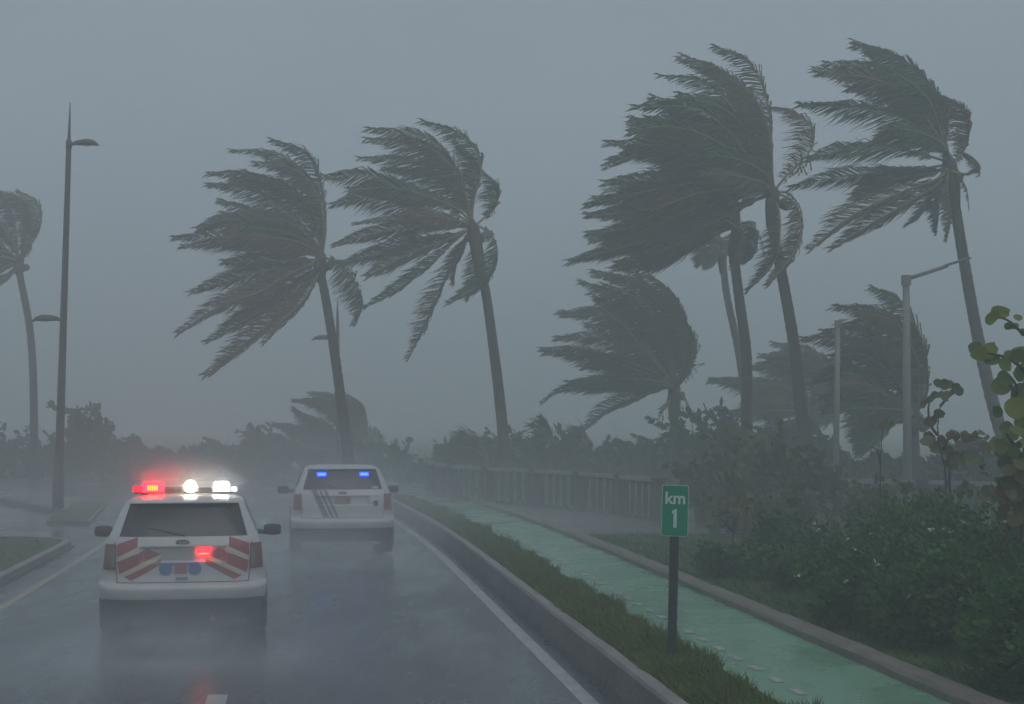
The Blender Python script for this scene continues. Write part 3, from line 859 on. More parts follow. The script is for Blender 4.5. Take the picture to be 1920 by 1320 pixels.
# dark hedge mounds beside the bike lane
G4 = 'dark green shrubs beside the bike lane'
hedge = [(6.55, 9.0, 1.0, 1.0, 'dark shrub nearest the bottom right corner'), (7.9, 10.2, 1.2, 1.35, 'dark shrub at the right edge, second from the bottom corner'),
         (6.75, 11.6, 0.95, 1.0, 'low dark shrub hugging the brown kerb'), (8.3, 12.8, 1.2, 1.45, 'dark shrub below the sea grape at the right edge'),
         (6.85, 14.2, 0.95, 1.0, 'dark shrub at the brown kerb right of the sign post'), (8.3, 15.6, 1.25, 1.45, 'tall dark shrub sprinkled with white petals'),
         (7.0, 17.0, 0.95, 1.0, 'dark shrub with two petals above the brown kerb'), (8.3, 18.6, 1.2, 1.35, 'dark shrub in front of the sapling stems'),
         (10.2, 17.2, 1.3, 1.5, 'dark shrub at the right edge under the rusty leaves'), (7.2, 19.8, 0.95, 0.9, 'hazy dark shrub at the left end of the hedge'),
         (8.6, 21.6, 1.2, 1.2, 'hazy shrub behind the hedge near the thin lamp post'), (10.4, 21.4, 1.4, 1.3, 'hazy shrub behind the hedge near the thick lamp post'),
         (7.3, 22.4, 0.8, 0.65, 'small hazy shrub where the hedge meets the lawn'), (9.6, 14.2, 1.3, 1.5, 'dark shrub at the right edge behind the hedge front'),
         (9.4, 25.0, 1.3, 1.1, 'far hazy shrub below the pale rail'), (6.7, 24.4, 0.75, 0.45, 'small low shrub at the kerb left of the hedge end'),
         (6.5, 18.4, 0.6, 0.6, 'small shrub pressed against the brown kerb right of the sign'), (8.0, 25.6, 1.0, 0.8, 'hazy shrub below the orange-leaved plant')]
hedge_objs = []
for la, y, r, h, lab in hedge:
    hedge_objs.append(bush('shrub', (RX(la, y), y, 0.22), r, r * 1.1, h, 11000 if y < 16 else 6500, 0.085 if y < 16 else 0.10, M['leaf_dark'], lab, 'shrub', G4, lumps=26, width=0.6, lean=0.2, stems=6, shoots=40))

# white petals caught in the shrubs
petal_px = [(1878 - 0, 977, 16.0), (1805, 978, 16), (1740, 991, 15.6), (1748, 993, 15.6), (1768, 990, 15.6), (1783, 997, 15.6), (1636, 1002, 15.6), (1640, 1051, 14.6), (1645, 1058, 14.6),
            (1600, 1029, 15.4), (1524, 981, 17), (1530, 992, 17), (1583, 1091, 14.2), (1493, 1078, 15.5), (1590, 1010, 15), (1440, 928, 21), (1460, 929, 21)]
for px, py, d in petal_px:
    w = PX(px, py, d - 0.35)
    par = min(hedge_objs, key=lambda o: (o.location.xy - w.xy).length)
    mb = MB()
    for k in range(3):
        a = random.uniform(0, 6.28)
        l = random.uniform(0.015, 0.032)
        c = Vector((random.uniform(-.012, .012), random.uniform(-.01, .01), random.uniform(-.01, .01)))
        e = Vector((math.cos(a) * l * 1.3, -0.012, math.sin(a) * l * 0.6))
        s = Vector((-math.sin(a), 0.3, math.cos(a))) * 0.011
        mb.add([c, c + e * .5 + s, c + e, c + e * .5 - s], [(0, 1, 2, 3)])
    mb.build('petal', M['flower'], par, loc=w - par.location)

# ---------------------------------------------------------------- sea grape: large round leaves, each one a part
def round_leaf():
    vs = [(0, 0, 0)]
    n = 14
    for i in range(n):
        a = 2 * math.pi * i / n
        r = 1.0 + 0.06 * math.sin(3 * a + 1)
        x, y = r * math.cos(a), r * math.sin(a) * 0.92
        if i == 0: x *= 0.82
        vs.append((x, y, 0.30 * x * x + 0.16 * abs(y) + 0.06 * math.sin(5 * a)))
    fs = [(0, 1 + i, 1 + (i + 1) % n) for i in range(n)]
    return vs, fs
lv, lf = round_leaf()
LEAF = mesh_np('leaf', lv, lf, M['grape_leaf'], True)
LEAF2 = mesh_np('leaf', lv, lf, M['grape_leaf_rust'], True)
def put_leaf(t, w, r, me=LEAF, face=0.7):
    o = link('leaf', me, t, loc=w - t.location)
    nrm = Vector((random.gauss(0, .5), -1.6 * face + random.gauss(0, .35), random.gauss(0.2, .5)))
    o.rotation_mode = 'QUATERNION'
    o.rotation_quaternion = nrm.to_track_quat('Z', 'X') @ Matrix.Rotation(random.uniform(0, 6.28), 3, 'Z').to_quaternion()
    o.scale = (r * random.uniform(.95, 1.15), r * random.uniform(.72, 1.0), r)
    return o
def sea_grape(label, base, depth, branches, leaves, zoom, org, me=LEAF, extra=None):
    b = PX(base[0], base[1], depth)
    root = Vector((b.x, depth, 0.22))
    t = thing('sea_grape', root, label, 'bush', 'sea grape plants')
    to = lambda x, y, d=0.0: PX(org[0] + x / zoom, org[1] + y / zoom, depth + d)
    for br in branches:
        pts = [to(*p) - root for p in br]
        if br[0] == branches[0][0]: pts[0] = Vector((0, 0, -0.1))
        mb = MB()
        path, L = bezier_path([tuple(p) for p in pts], 10)
        mb.tube(path, np.linspace(0.022, 0.008, 10), 6)
        mb.build('branch', M['stem'], t, smooth=True)
    s = F / depth
    for x, y, r in leaves:
        put_leaf(t, to(x, y, random.uniform(-.25, .25)), 1.15 * r / zoom / s, me, 0.9)
    if extra:
        for (x0, y0, x1, y1, n, r0, r1, m2) in extra:
            for i in range(n):
                put_leaf(t, to(random.uniform(x0, x1), random.uniform(y0, y1), random.uniform(-.6, .6)), random.uniform(r0, r1) / zoom / s, m2 or me, 0.7)
    return t
Z, O_ = 2.933, (1700, 550)
sea_grape('large sea grape at the right edge with big yellow-green round leaves', (1900, 1050), 17.0,
          [[(640, 1450), (640, 1100), (640, 800), (690, 600)], [(690, 700), (640, 640), (600, 500), (545, 430)], [(690, 460), (620, 400), (540, 350), (400, 320)],
           [(740, 270), (640, 220), (560, 150), (480, 125)], [(640, 900), (580, 820), (540, 760)], [(690, 640), (620, 560), (530, 470)]],
          [(465, 130, 46), (512, 105, 44), (560, 178, 24), (612, 135, 22), (592, 182, 20), (640, 215, 22), (375, 310, 48), (400, 330, 44), (450, 318, 46), (470, 365, 36), (560, 335, 28),
           (540, 392, 38), (620, 330, 46), (612, 440, 42), (530, 500, 54), (535, 470, 40), (620, 540, 50), (600, 630, 58), (620, 690, 50), (545, 740, 36), (560, 795, 36), (500, 650, 28), (640, 745, 32),
           (590, 780, 30), (640, 830, 30), (650, 610, 50), (660, 400, 40), (690, 480, 50), (690, 560, 50), (700, 350, 40), (720, 660, 60)], Z, O_,
          extra=[(500, 820, 720, 1120, 75, 26, 46, LEAF2), (520, 1060, 760, 1300, 50, 26, 44, LEAF2), (600, 300, 720, 800, 22, 30, 48, LEAF)])
sea_grape('sea grape sapling with leaves on arching twigs right of the thick lamp post', (1771, 1010), 23.0,
          [[(210, 1300), (215, 1100), (210, 950), (175, 820), (170, 680), (185, 620)], [(240, 1160), (236, 1000), (240, 900), (300, 900), (400, 890)], [(200, 860), (240, 790), (330, 780), (430, 800)],
           [(170, 780), (130, 720), (120, 620), (150, 540)], [(185, 620), (230, 570), (290, 530)]],
          [(125, 800, 42), (110, 815, 36), (140, 700, 30), (120, 705, 26), (180, 660, 26), (165, 670, 22), (190, 810, 32), (240, 780, 26), (270, 790, 24), (330, 795, 28), (320, 780, 24), (370, 785, 26), (410, 770, 22),
           (435, 850, 32), (480, 838, 34), (250, 900, 36), (290, 920, 36), (340, 900, 34), (380, 900, 30), (170, 860, 40), (215, 860, 34), (150, 840, 36), (230, 930, 30), (310, 890, 30),
           (285, 535, 30), (270, 515, 24), (240, 505, 28), (205, 500, 30), (175, 495, 26), (150, 560, 22), (180, 560, 24), (215, 560, 24), (130, 580, 20), (205, 580, 20), (100, 600, 24), (85, 610, 20), (250, 540, 22)],
          Z, O_, LEAF2, extra=[(240, 880, 420, 960, 16, 18, 28, LEAF2), (300, 1040, 480, 1140, 20, 20, 34, LEAF2)])
sea_grape('thin sapling with a bare stem standing in the sky gap', (1651, 1000), 27.0,
          [[(1640, 1100), (1630, 760), (1632, 450), (1648, 200)], [(1632, 470), (1600, 370), (1552, 340)]],
          [(1648, 185, 20), (1630, 165, 18), (1670, 160, 20), (1690, 185, 20), (1720, 150, 22), (1655, 145, 18), (1700, 165, 16), (1740, 130, 18), (1620, 190, 14), (1680, 140, 16)],
          4.4, (1280, 760), LEAF2, extra=[(1590, 560, 1800, 700, 16, 14, 24, LEAF2)])
sea_grape('low round-leaved plant right of the km sign with a few orange leaves', (1370, 1000), 26.0,
          [[(420, 1200), (420, 1000), (400, 880)], [(420, 1000), (480, 860), (520, 780)], [(420, 1050), (330, 950), (260, 900)]],
          [(400, 870, 26), (380, 890, 22), (520, 780, 26), (260, 900, 24)], 4.4, (1280, 760), LEAF2,
          extra=[(220, 760, 600, 960, 26, 18, 28, LEAF2), (420, 720, 620, 900, 14, 18, 28, LEAF2)])

# ---------------------------------------------------------------- grass on the verge
def grass(name, n, latf, y0, y1, hmin, hmax, z, mat, label, wmul=1.0, power=1.6):
    u = rng.uniform(0, 1, n) ** power
    ys = y0 + (y1 - y0) * u
    la = latf(rng.uniform(0, 1, n), ys)
    xs = la + ROAD_T * ys + np.where(ys > 28, -0.0016 * (ys - 28) ** 2, 0)
    p = np.stack([xs, ys, np.full(n, z)], axis=1)
    h = rng.uniform(hmin, hmax, n)
    # clumps make tufts of different height
    h *= 0.55 + 0.45 * (0.5 + 0.5 * np.sin(ys * 2.3 + 1.7 * np.sin(ys * 0.9) + la * 5)) + 0.45 * np.clip(np.sin(ys * 5.7 + la * 9) * np.sin(ys * 3.1 - la * 7), 0, 1)
    lean = np.stack([rng.normal(-0.55, 0.5, n), rng.normal(0, 0.5, n), np.ones(n)], axis=1)
    lean /= np.linalg.norm(lean, axis=1, keepdims=True)
    v, f = cards(p, lean, h, 0.09 * wmul, droop=0.12)
    o = link(name, fast_mesh(name, v, f, mat))
    return tag(o, label, 'grass', kind='stuff')
grass('verge_grass', 150000, lambda r, y: 3.15 + (0.72 + 0.07 * np.sin(y * 1.7) + 0.07 * np.sin(y * 4.1 + 1)) * r, 6.0, 48, 0.06, 0.22, 0.26, M['grass_blade'], 'shaggy wet grass strip between kerb wall and green lane', 0.75, 1.7)
grass('island_blades', 24000, lambda r, y: -5.0 - 9.0 * r, 17, 33.2, 0.05, 0.13, 0.16, M['lawn_blade'], 'short grass on the island left of the road', 1.4, 1.0)
grass('lawn_blades', 36000, lambda r, y: 5.8 + 5.0 * r, 8, 33, 0.06, 0.18, 0.24, M['lawn_blade'], 'short grass between brown kerb and shrubs', 1.2, 1.2)

# ---------------------------------------------------------------- balustrade
def balustrade(name, pts, label, z0=0.25, step=0.42, h=0.92):
    t = thing(name, (pts[0][0], pts[0][1], z0), label, 'fence')
    o = Vector((pts[0][0], pts[0][1], z0))
    me = None
    path, L = bezier_path([(p[0], p[1], 0) for p in pts], 200)
    n = int(L / step)
    for i in range(n):
        k = i / n * 199
        a, b = path[int(k)], path[min(199, int(k) + 1)]
        p = a + (b - a) * (k - int(k))
        ang = math.atan2(b[1] - a[1], b[0] - a[0])
        big = i % 6 == 0
        if me is None:
            mb = MB()
            ring = [(0.085, 0), (0.085, 0.06), (0.05, 0.10), (0.075, 0.30), (0.055, 0.60), (0.045, 0.80), (0.08, 0.88), (0.08, 0.92)]
            mb.tube([(0, 0, z) for r, z in ring], [r for r, z in ring], 8)
            me = mb.mesh('baluster', M['fence_post'])
            mb = MB()
            mb.box((0, 0, 0.49), (0.24, 0.24, 0.98))
            mb.box((0, 0, 1.0), (0.30, 0.30, 0.05))
            me2 = mb.mesh('post', M['fence_post'])
        c = link('post' if big else 'baluster', me2 if big else me, t, loc=Vector((p[0], p[1], 0)) - Vector((o.x, o.y, 0)))
        c.rotation_euler = (0, 0, ang)
    mb = MB()
    for i in range(0, 196, 4):
        a, b = Vector(path[i]), Vector(path[i + 4])
        d = b - a
        mb.box((a + b) / 2 + Vector((0, 0, h + 0.045)) - Vector((o.x, o.y, 0)), (d.length + 0.01, 0.2, 0.085), Matrix.Rotation(math.atan2(d.y, d.x), 3, 'Z'))
    mb.build('rail', M['fence_rail'], t)
    return t
def gp(px, py, z=0.25):
    b = (660 - py) / F
    sl = (math.sin(PITCH) + b * math.cos(PITCH)) / (math.cos(PITCH) - b * math.sin(PITCH))
    y = (z - CAM_Z) / sl
    return (PX(px, py, y).x, y)
fpts = [gp(1236, 978), gp(1130, 962), gp(1010, 949), gp(900, 940)]
wk = [RP(5.75, y_)[:2] for y_ in (33.6, 36, 39, 42, 45, 48)]
wpoly = wk + [(p[0], p[1]) for p in fpts[::-1]] + [(9.0, 35.6), (7.6, 33.6)]
walk = link('walkway', mesh_np('walkway', [(x_, y_, 0.252) for x_, y_ in wpoly], [tuple(range(len(wpoly)))], M['walk']))
walk['kind'] = 'structure'
balustrade('balustrade', [gp(1236, 978), gp(1130, 962), gp(1010, 949), gp(900, 940), gp(845, 934), gp(815, 926), gp(800, 917)],
           'concrete balustrade with pale rail curving away left of the km sign')
balustrade('balustrade', [(14.6, 31.0), (12.2, 33.2), (9.2, 36.6), (gp(1244, 979)[0], gp(1244, 979)[1])],
           'concrete balustrade behind the thicket right of the km sign')

# ---------------------------------------------------------------- km sign
def text_mesh(body, size, mat, extrude=0.0015):
    cu = bpy.data.curves.new('lettering', 'FONT')
    cu.body = body
    cu.size = size
    cu.align_x = 'CENTER'
    cu.align_y = 'CENTER'
    cu.extrude = extrude
    cu.offset = size * 0.022
    tmp = bpy.data.objects.new('tmp', cu)
    C.objects.link(tmp)
    dg = bpy.context.evaluated_depsgraph_get()
    me = bpy.data.meshes.new_from_object(tmp.evaluated_get(dg))
    bpy.data.objects.remove(tmp)
    me.materials.clear()
    me.materials.append(mat)
    return me
def rounded(w, h, r, y0, y1, n=6):
    pts = []
    for cx, cz, a0 in ((w / 2 - r, h / 2 - r, 0), (-w / 2 + r, h / 2 - r, 90), (-w / 2 + r, -h / 2 + r, 180), (w / 2 - r, -h / 2 + r, 270)):
        for i in range(n + 1):
            a = R(a0 + 90 * i / n)
            pts.append((cx + r * math.cos(a), cz + r * math.sin(a)))
    k = len(pts)
    vs = [(x, y0, z) for x, z in pts] + [(x, y1, z) for x, z in pts]
    fs = [tuple(range(k)), tuple(range(k, 2 * k))[::-1]] + [(i, i + k, (i + 1) % k + k, (i + 1) % k) for i in range(k)]
    return vs, fs
SD = 15.75
sb = PX(1259, 1222, SD)
sign = thing('km_sign', (sb.x, SD, 0.24), 'green km 1 marker sign on a dark steel post in the verge grass', 'road sign')
sign.rotation_euler = (0, R(1.5), R(-3))
hs = PX(1266, 957, SD).z - 0.24                    # centre of the panel above the post foot
mb = MB()
mb.box((0, 0, (hs - 0.2) / 2), (0.088, 0.05, hs + 0.2))
mb.box((0, -0.027, (hs - 0.2) / 2), (0.03, 0.006, hs + 0.1))
mb.build('post', M['sign_post'], sign)
pan = link('panel', mesh_np('panel', *rounded(0.262, 0.50, 0.022, -0.036, -0.030), M['sign_white']), sign, loc=(0, 0, hs))
link('face', mesh_np('face', *rounded(0.250, 0.488, 0.018, -0.040, -0.0365), M['sign_green']), pan)
for body, size, zz in (('km', 0.165, 0.118),):
    o = link('lettering', text_mesh(body, size, M['sign_white']), pan, loc=(0, -0.0425, zz))
    o.rotation_euler = (R(90), 0, 0)
mb = MB()                                           # the numeral: stem with a flag
num = [(-0.014, -0.09), (0.018, -0.09), (0.018, 0.09), (-0.004, 0.09), (-0.030, 0.066), (-0.030, 0.044), (-0.014, 0.052)]
k_ = len(num)
mb.add([(x_, -0.0425, z_) for x_, z_ in num] + [(x_, -0.0405, z_) for x_, z_ in num], [tuple(range(k_)), tuple(range(k_, 2 * k_))[::-1]] + [(i, i + k_, (i + 1) % k_ + k_, (i + 1) % k_) for i in range(k_)])
mb.build('numeral', M['sign_white'], pan, loc=(0, 0, -0.075))
for zz in (0.2, -0.2):
    mb = MB()
    mb.tube([(0, -0.046, zz), (0, -0.039, zz)], 0.007, 8)
    mb.build('bolt', M['pole_grey'], pan)

# ---------------------------------------------------------------- lamp posts
def lamp_head(mb, a, d, L, flip=1):
    """flat cobra-like luminaire: a = joint, d = unit direction"""
    a, d = Vector(a), Vector(d).normalized()
    sx = d.cross(Vector((0, 0, 1))).normalized()
    secs = [(0.0, .07, .075, 0), (0.10, .09, .10, 0), (0.30, .15, .13, .005), (0.62, .19, .14, .01), (0.86, .17, .09, .0), (1.0, .07, .03, -.05)]
    base = len(mb.v)
    for u, w, h, dz in secs:
        c = a + d * (L * u) + Vector((0, 0, dz))
        for k in range(8):
            th = 2 * math.pi * k / 8
            zz = math.sin(th)
            mb.v.append(tuple(c + sx * (w * math.cos(th)) + Vector((0, 0, h * (zz if zz > 0 else zz * 0.35)))))
    for i in range(len(secs) - 1):
        for k in range(8):
            k2 = (k + 1) % 8
            mb.f.append((base + i * 8 + k, base + i * 8 + k2, base + (i + 1) * 8 + k2, base + (i + 1) * 8 + k))
D0 = 45.0
b0 = PX(108, 964, D0)
lamp = thing('street_lamp', (b0.x, D0, 0), 'tall dark street lamp with needle top and two arms at left', 'street lamp')
o0 = Vector((b0.x, D0, 0))
top = PX(131.5, 192, D0) - o0
mb = MB()
up = lambda u: Vector((top.x * u, 0, top.z * u))
mb.tube([up(0), up(.10), up(.105), up(.5), up(.87), up(.92), up(1)], [0.165, 0.155, 0.125, 0.095, 0.075, 0.045, 0.012], 12)
mb.build('pole', M['pole_dark'], lamp, smooth=True)
mb = MB()
mb.tube([(0, 0, -0.05), (0, 0, 0.10), (0, 0, 0.16)], [0.24, 0.24, 0.15], 12)
mb.build('base_plate', M['pole_dark'], lamp)
za = PX(129, 271, D0).z / top.z
zb = PX(120, 600, D0).z / top.z
for u, s, L in ((za, 1, 0.74), (zb, -1, 0.72)):
    mb = MB()
    e = up(u) + Vector((s * 0.14, -0.02, 0.01))
    mb.tube([up(u), e], [0.05, 0.045], 8)
    mb.tube([up(u) - Vector((0, 0, .12)), up(u) + Vector((0, 0, .12))], [0.088, 0.085], 10)
    arm = mb.build('arm', M['pole_dark'], lamp, smooth=True)
    mb = MB()
    lamp_head(mb, e, (s, -0.12, -0.02), L)
    hd = mb.build('lamp_head', M['pole_dark'], arm, smooth=True)
    mb = MB()
    c = e + Vector((s * L * .52, -.05, -.02))
    mb.tube([c + Vector((0, 0, -.035)), c + Vector((0, 0, 0))], [.10, .12], 10)
    mb.build('lamp_glass', M['lamp_glass'], arm)

D1 = 62.0
b1 = PX(636, 900, D1)
lamp2 = thing('street_lamp', (b1.x, D1, 0), 'hazy street lamp hidden behind the tall palm trunk, only its left arm showing', 'street lamp')
o1 = Vector((b1.x, D1, 0))
top = PX(632.5, 560, D1) - o1
mb = MB()
mb.tube([up(0), up(.1), up(.6), up(.9), up(1)], [0.14, 0.12, 0.08, 0.06, 0.01], 10)
mb.build('pole', M['pole_dark'], lamp2, smooth=True)
u1 = PX(632, 634, D1).z / top.z
mb = MB()
e = up(u1) + Vector((-0.15, 0, 0))
mb.tube([up(u1), e], [0.06, 0.05], 8)
arm = mb.build('arm', M['pole_dark'], lamp2)
mb = MB()
lamp_head(mb, e, (-1, -.1, -.05), 0.86)
mb.build('lamp_head', M['pole_dark'], arm, smooth=True)

def grey_lamp(depth, base_px, top_px, arm_px, label, k=1.0):
    b = PX(base_px[0], base_px[1], depth)
    o = Vector((b.x, depth, 0.25))
    t = thing('lamp_post', o, label, 'lamp post', 'grey lamp posts behind the thicket')
    tp = PX(top_px[0], top_px[1], depth) - o
    mb = MB()
    mb.tube([(0, 0, -0.1), Vector((tp.x * .5, 0, tp.z * .5)), tp], [0.12 * k, 0.105 * k, 0.085 * k], 10)
    mb.build('pole', M['pole_grey'], t, smooth=True)
    mb = MB()
    mb.box(tp + Vector((0, 0, -0.02)), (0.205 * k, 0.205 * k, 0.26 * k))
    mb.build('bracket', M['pole_grey'], t)
    e = PX(*arm_px) - o
    mb = MB()
    d = (e - tp)
    mb.tube([tp, tp + d * .65], [0.05, 0.045], 8)
    arm = mb.build('arm', M['pole_grey'], t, smooth=True)
    mb = MB()
    q = tp + d * .6
    sx = d.cross(Vector((0, 0, 1))).normalized() * 0.12
    nz = Vector((0, 0, 1)) * 0.05
    vs = [q - sx * .5, q + sx * .5, q + sx * .5 + nz, q - sx * .5 + nz, e - sx, e + sx, e + sx + nz * .6, e - sx + nz * .6]
    mb.add(vs, [(0, 1, 2, 3), (7, 6, 5, 4), (0, 4, 5, 1), (1, 5, 6, 2), (2, 6, 7, 3), (3, 7, 4, 0)])
    mb.build('lamp_head', M['pole_grey'], arm)
grey_lamp(41.0, (1702, 970), (1699, 524), (1820, 484, 40.2), 'thick grey lamp post with its arm slanting up to the right')
grey_lamp(41.5, (1566, 930), (1571, 606), (1582, 600, 43.0), 'thin grey lamp post left of the short palm, arm hidden', 0.72)

# ---------------------------------------------------------------- police cars
ZK  = [0.22, 0.46, 0.49, 0.52, 0.60, 0.655, 0.69, 0.75, 0.90, 1.02, 1.12, 1.20, 1.24, 1.40, 1.60, 1.62, 1.638, 1.655]
HW  = [0.90, 0.955, 0.97, 0.98, 0.990, 0.990, 0.988, 0.985, 0.975, 0.955, 0.925, 0.895, 0.875, 0.81, 0.72, 0.69, 0.62, 0.50]
YR  = [0.12, 0.04, 0.01, -0.01, -0.03, -0.02, 0.08, 0.10, 0.10, 0.11, 0.13, 0.17, 0.20, 0.34, 0.53, 0.52, 0.60, 0.80]
YF  = [4.72, 4.84, 4.86, 4.87, 4.88, 4.88, 4.87, 4.86, 4.80, 4.62, 3.75, 3.45, 3.36, 3.05, 2.65, 2.52, 2.35, 2.05]
CR  = [0.30, 0.34, 0.34, 0.34, 0.34, 0.34, 0.34, 0.34, 0.32, 0.30, 0.28, 0.26, 0.26, 0.24, 0.24, 0.24, 0.24, 0.24]
def hw(z): return float(np.interp(z, ZK, HW))
def yr(z): return float(np.interp(z, ZK, YR))
def rear(x, z, recess=True):
    q = min(1.0, abs(x) / hw(z))
    y = yr(z) + float(np.interp(z, ZK, CR)) * (0.10 * q ** 2 + 0.90 * q ** 7)
    if recess:
        f = lambda v, lo, hi, e: max(0.0, min(1.0, (v - lo) / e)) * max(0.0, min(1.0, (hi - v) / e))
        y += 0.055 * f(x, -0.52, 0.52, 0.05) * f(z, 0.925, 1.105, 0.022)
    return y
def body_shell(z0, z1, mat, name, parent, recess=True, cap=True):
    zs = sorted(set([z0, z1] + [k for k in ZK if z0 < k < z1] + (list(np.arange(0.91, 1.13, 0.012)) if recess else []) + list(np.arange(z0, z1, 0.04))))
    zs = [z for i, z in enumerate(zs) if i == 0 or z - zs[i - 1] > 1e-4]
    qx = np.concatenate([np.linspace(0, 0.62, 22), np.linspace(0.65, 1.0, 16)])
    vs, fs, ring = [], [], None
    for z in zs:
        h, y0, y1, c = hw(z), yr(z), float(np.interp(z, ZK, YF)), float(np.interp(z, ZK, CR))
        half = [(q * h, rear(q * h, z, recess)) for q in qx]
        ya = half[-1][1]
        cf = 0.55 if z < 1.02 else 0.35
        for u in np.linspace(0, 1, 26)[1:]:
            yy = ya + (y1 - cf - ya) * u
            half.append((h * (1 - 0.035 * max(0, u - 0.55) ** 2 / 0.2), yy))
        hf = half[-1][0]
        for q in np.linspace(1, 0, 12)[1:]:
            half.append((q * hf, y1 - cf * q ** 3))
        r = half + [(-x, y) for x, y in half[-2:0:-1]]
        ring = len(r)
        vs += [(x, y, z) for x, y in r]
    for j in range(len(zs) - 1):
        for i in range(ring):
            i2 = (i + 1) % ring
            fs.append((j * ring + i, j * ring + i2, (j + 1) * ring + i2, (j + 1) * ring + i))
    if cap:
        fs.append(tuple((len(zs) - 1) * ring + i for i in range(ring)))
    fs.append(tuple(range(ring))[::-1])
    o = link(name, mesh_np(name, vs, fs, mat, True), parent)
    shade_auto(o, 50)
    return o
def patch(name, q, mat, parent, off=0.006, n=14, m=8, recess=False, skirt=0.02, flat_y=None):
    """panel on the tail of the car: q = four (x, z) corners, anticlockwise from bottom left"""
    q = [Vector(p) for p in q]
    vs, fs = [], []
    for j in range(m + 1):
        for i in range(n + 1):
            u, v = i / n, j / m
            p = (q[0] * (1 - u) + q[1] * u) * (1 - v) + (q[3] * (1 - u) + q[2] * u) * v
            vs.append((p.x, (flat_y if flat_y is not None else rear(p.x, p.y, recess)) - off, p.y))
    w = n + 1
    for j in range(m):
        for i in range(n):
            fs.append((j * w + i, j * w + i + 1, (j + 1) * w + i + 1, (j + 1) * w + i))
    rim = [i for i in range(w)] + [j * w + n for j in range(1, m + 1)] + [m * w + i for i in range(n - 1, -1, -1)] + [j * w for j in range(m - 1, 0, -1)]
    b = len(vs)
    for i in rim: vs.append((vs[i][0], vs[i][1] + skirt, vs[i][2]))
    k = len(rim)
    for i in range(k):
        fs.append((rim[i], b + i, b + (i + 1) % k, rim[(i + 1) % k]))
    o = link(name, mesh_np(name, vs, fs, mat), parent)
    shade_auto(o, 45)
    return o
def disc_patch(name, cx, cz, rx, rz, mat, parent, off=0.008, n=24, recess=False, flat_y=None, thick=0.01):
    yy = (rear(cx, cz, recess) if flat_y is None else flat_y) - off
    vs = [(cx + rx * math.cos(2 * math.pi * i / n), yy, cz + rz * math.sin(2 * math.pi * i / n)) for i in range(n)]
    vs += [(x, y + thick, z) for x, y, z in vs]
    fs = [tuple(range(n))] + [(i, n + i, n + (i + 1) % n, (i + 1) % n) for i in range(n)]
    return link(name, mesh_np(name, vs, fs, mat), parent)
def side_patch(name, sgn, q, mat, parent, off=0.006):
    """panel on the flank: q = four (y, z) corners"""
    q = [Vector(p) for p in q]
    n, m = 6, 6
    vs, fs = [], []
    for j in range(m + 1):
        for i in range(n + 1):
            u, v = i / n, j / m
            p = (q[0] * (1 - u) + q[1] * u) * (1 - v) + (q[3] * (1 - u) + q[2] * u) * v
            vs.append((sgn * (hw(p.y) + off), p.x, p.y))
    w = n + 1
    for j in range(m):
        for i in range(n):
            fs.append((j * w + i, j * w + i + 1, (j + 1) * w + i + 1, (j + 1) * w + i))
    return link(name, mesh_np(name, vs, fs, mat), parent)
def wheel(parent, x, y):
    s = 1 if x > 0 else -1
    mb = MB()
    prof = [(0.22, -.115), (0.34, -.12), (0.37, -.085), (0.375, 0), (0.37, .085), (0.34, .12), (0.22, .115)]
    n = 28
    for r, dx in prof:
        for k in range(n):
            a = 2 * math.pi * k / n
            mb.v.append((x + dx, y + r * math.cos(a), 0.372 + r * math.sin(a)))
    for i in range(len(prof) - 1):
        for k in range(n):
            mb.f.append((i * n + k, i * n + (k + 1) % n, (i + 1) * n + (k + 1) % n, (i + 1) * n + k))
    w = thing_part('wheel', mb.mesh('wheel', M['tyre'], True), parent)
    mb = MB()
    mb.tube([(x + s * .06, y, .372), (x + s * .105, y, .372)], [0.225, 0.21], 20)
    for k in range(5):
        a = 2 * math.pi * k / 5
        rot = Matrix.Rotation(a, 3, 'X')
        mb.box(Vector((x + s * .108, y, .372)) + rot @ Vector((0, 0, .11)), (0.02, 0.05, 0.2), rot)
    link('rim', mb.mesh('rim', M['rim']), w)
def thing_part(name, me, parent):
    return link(name, me, parent)
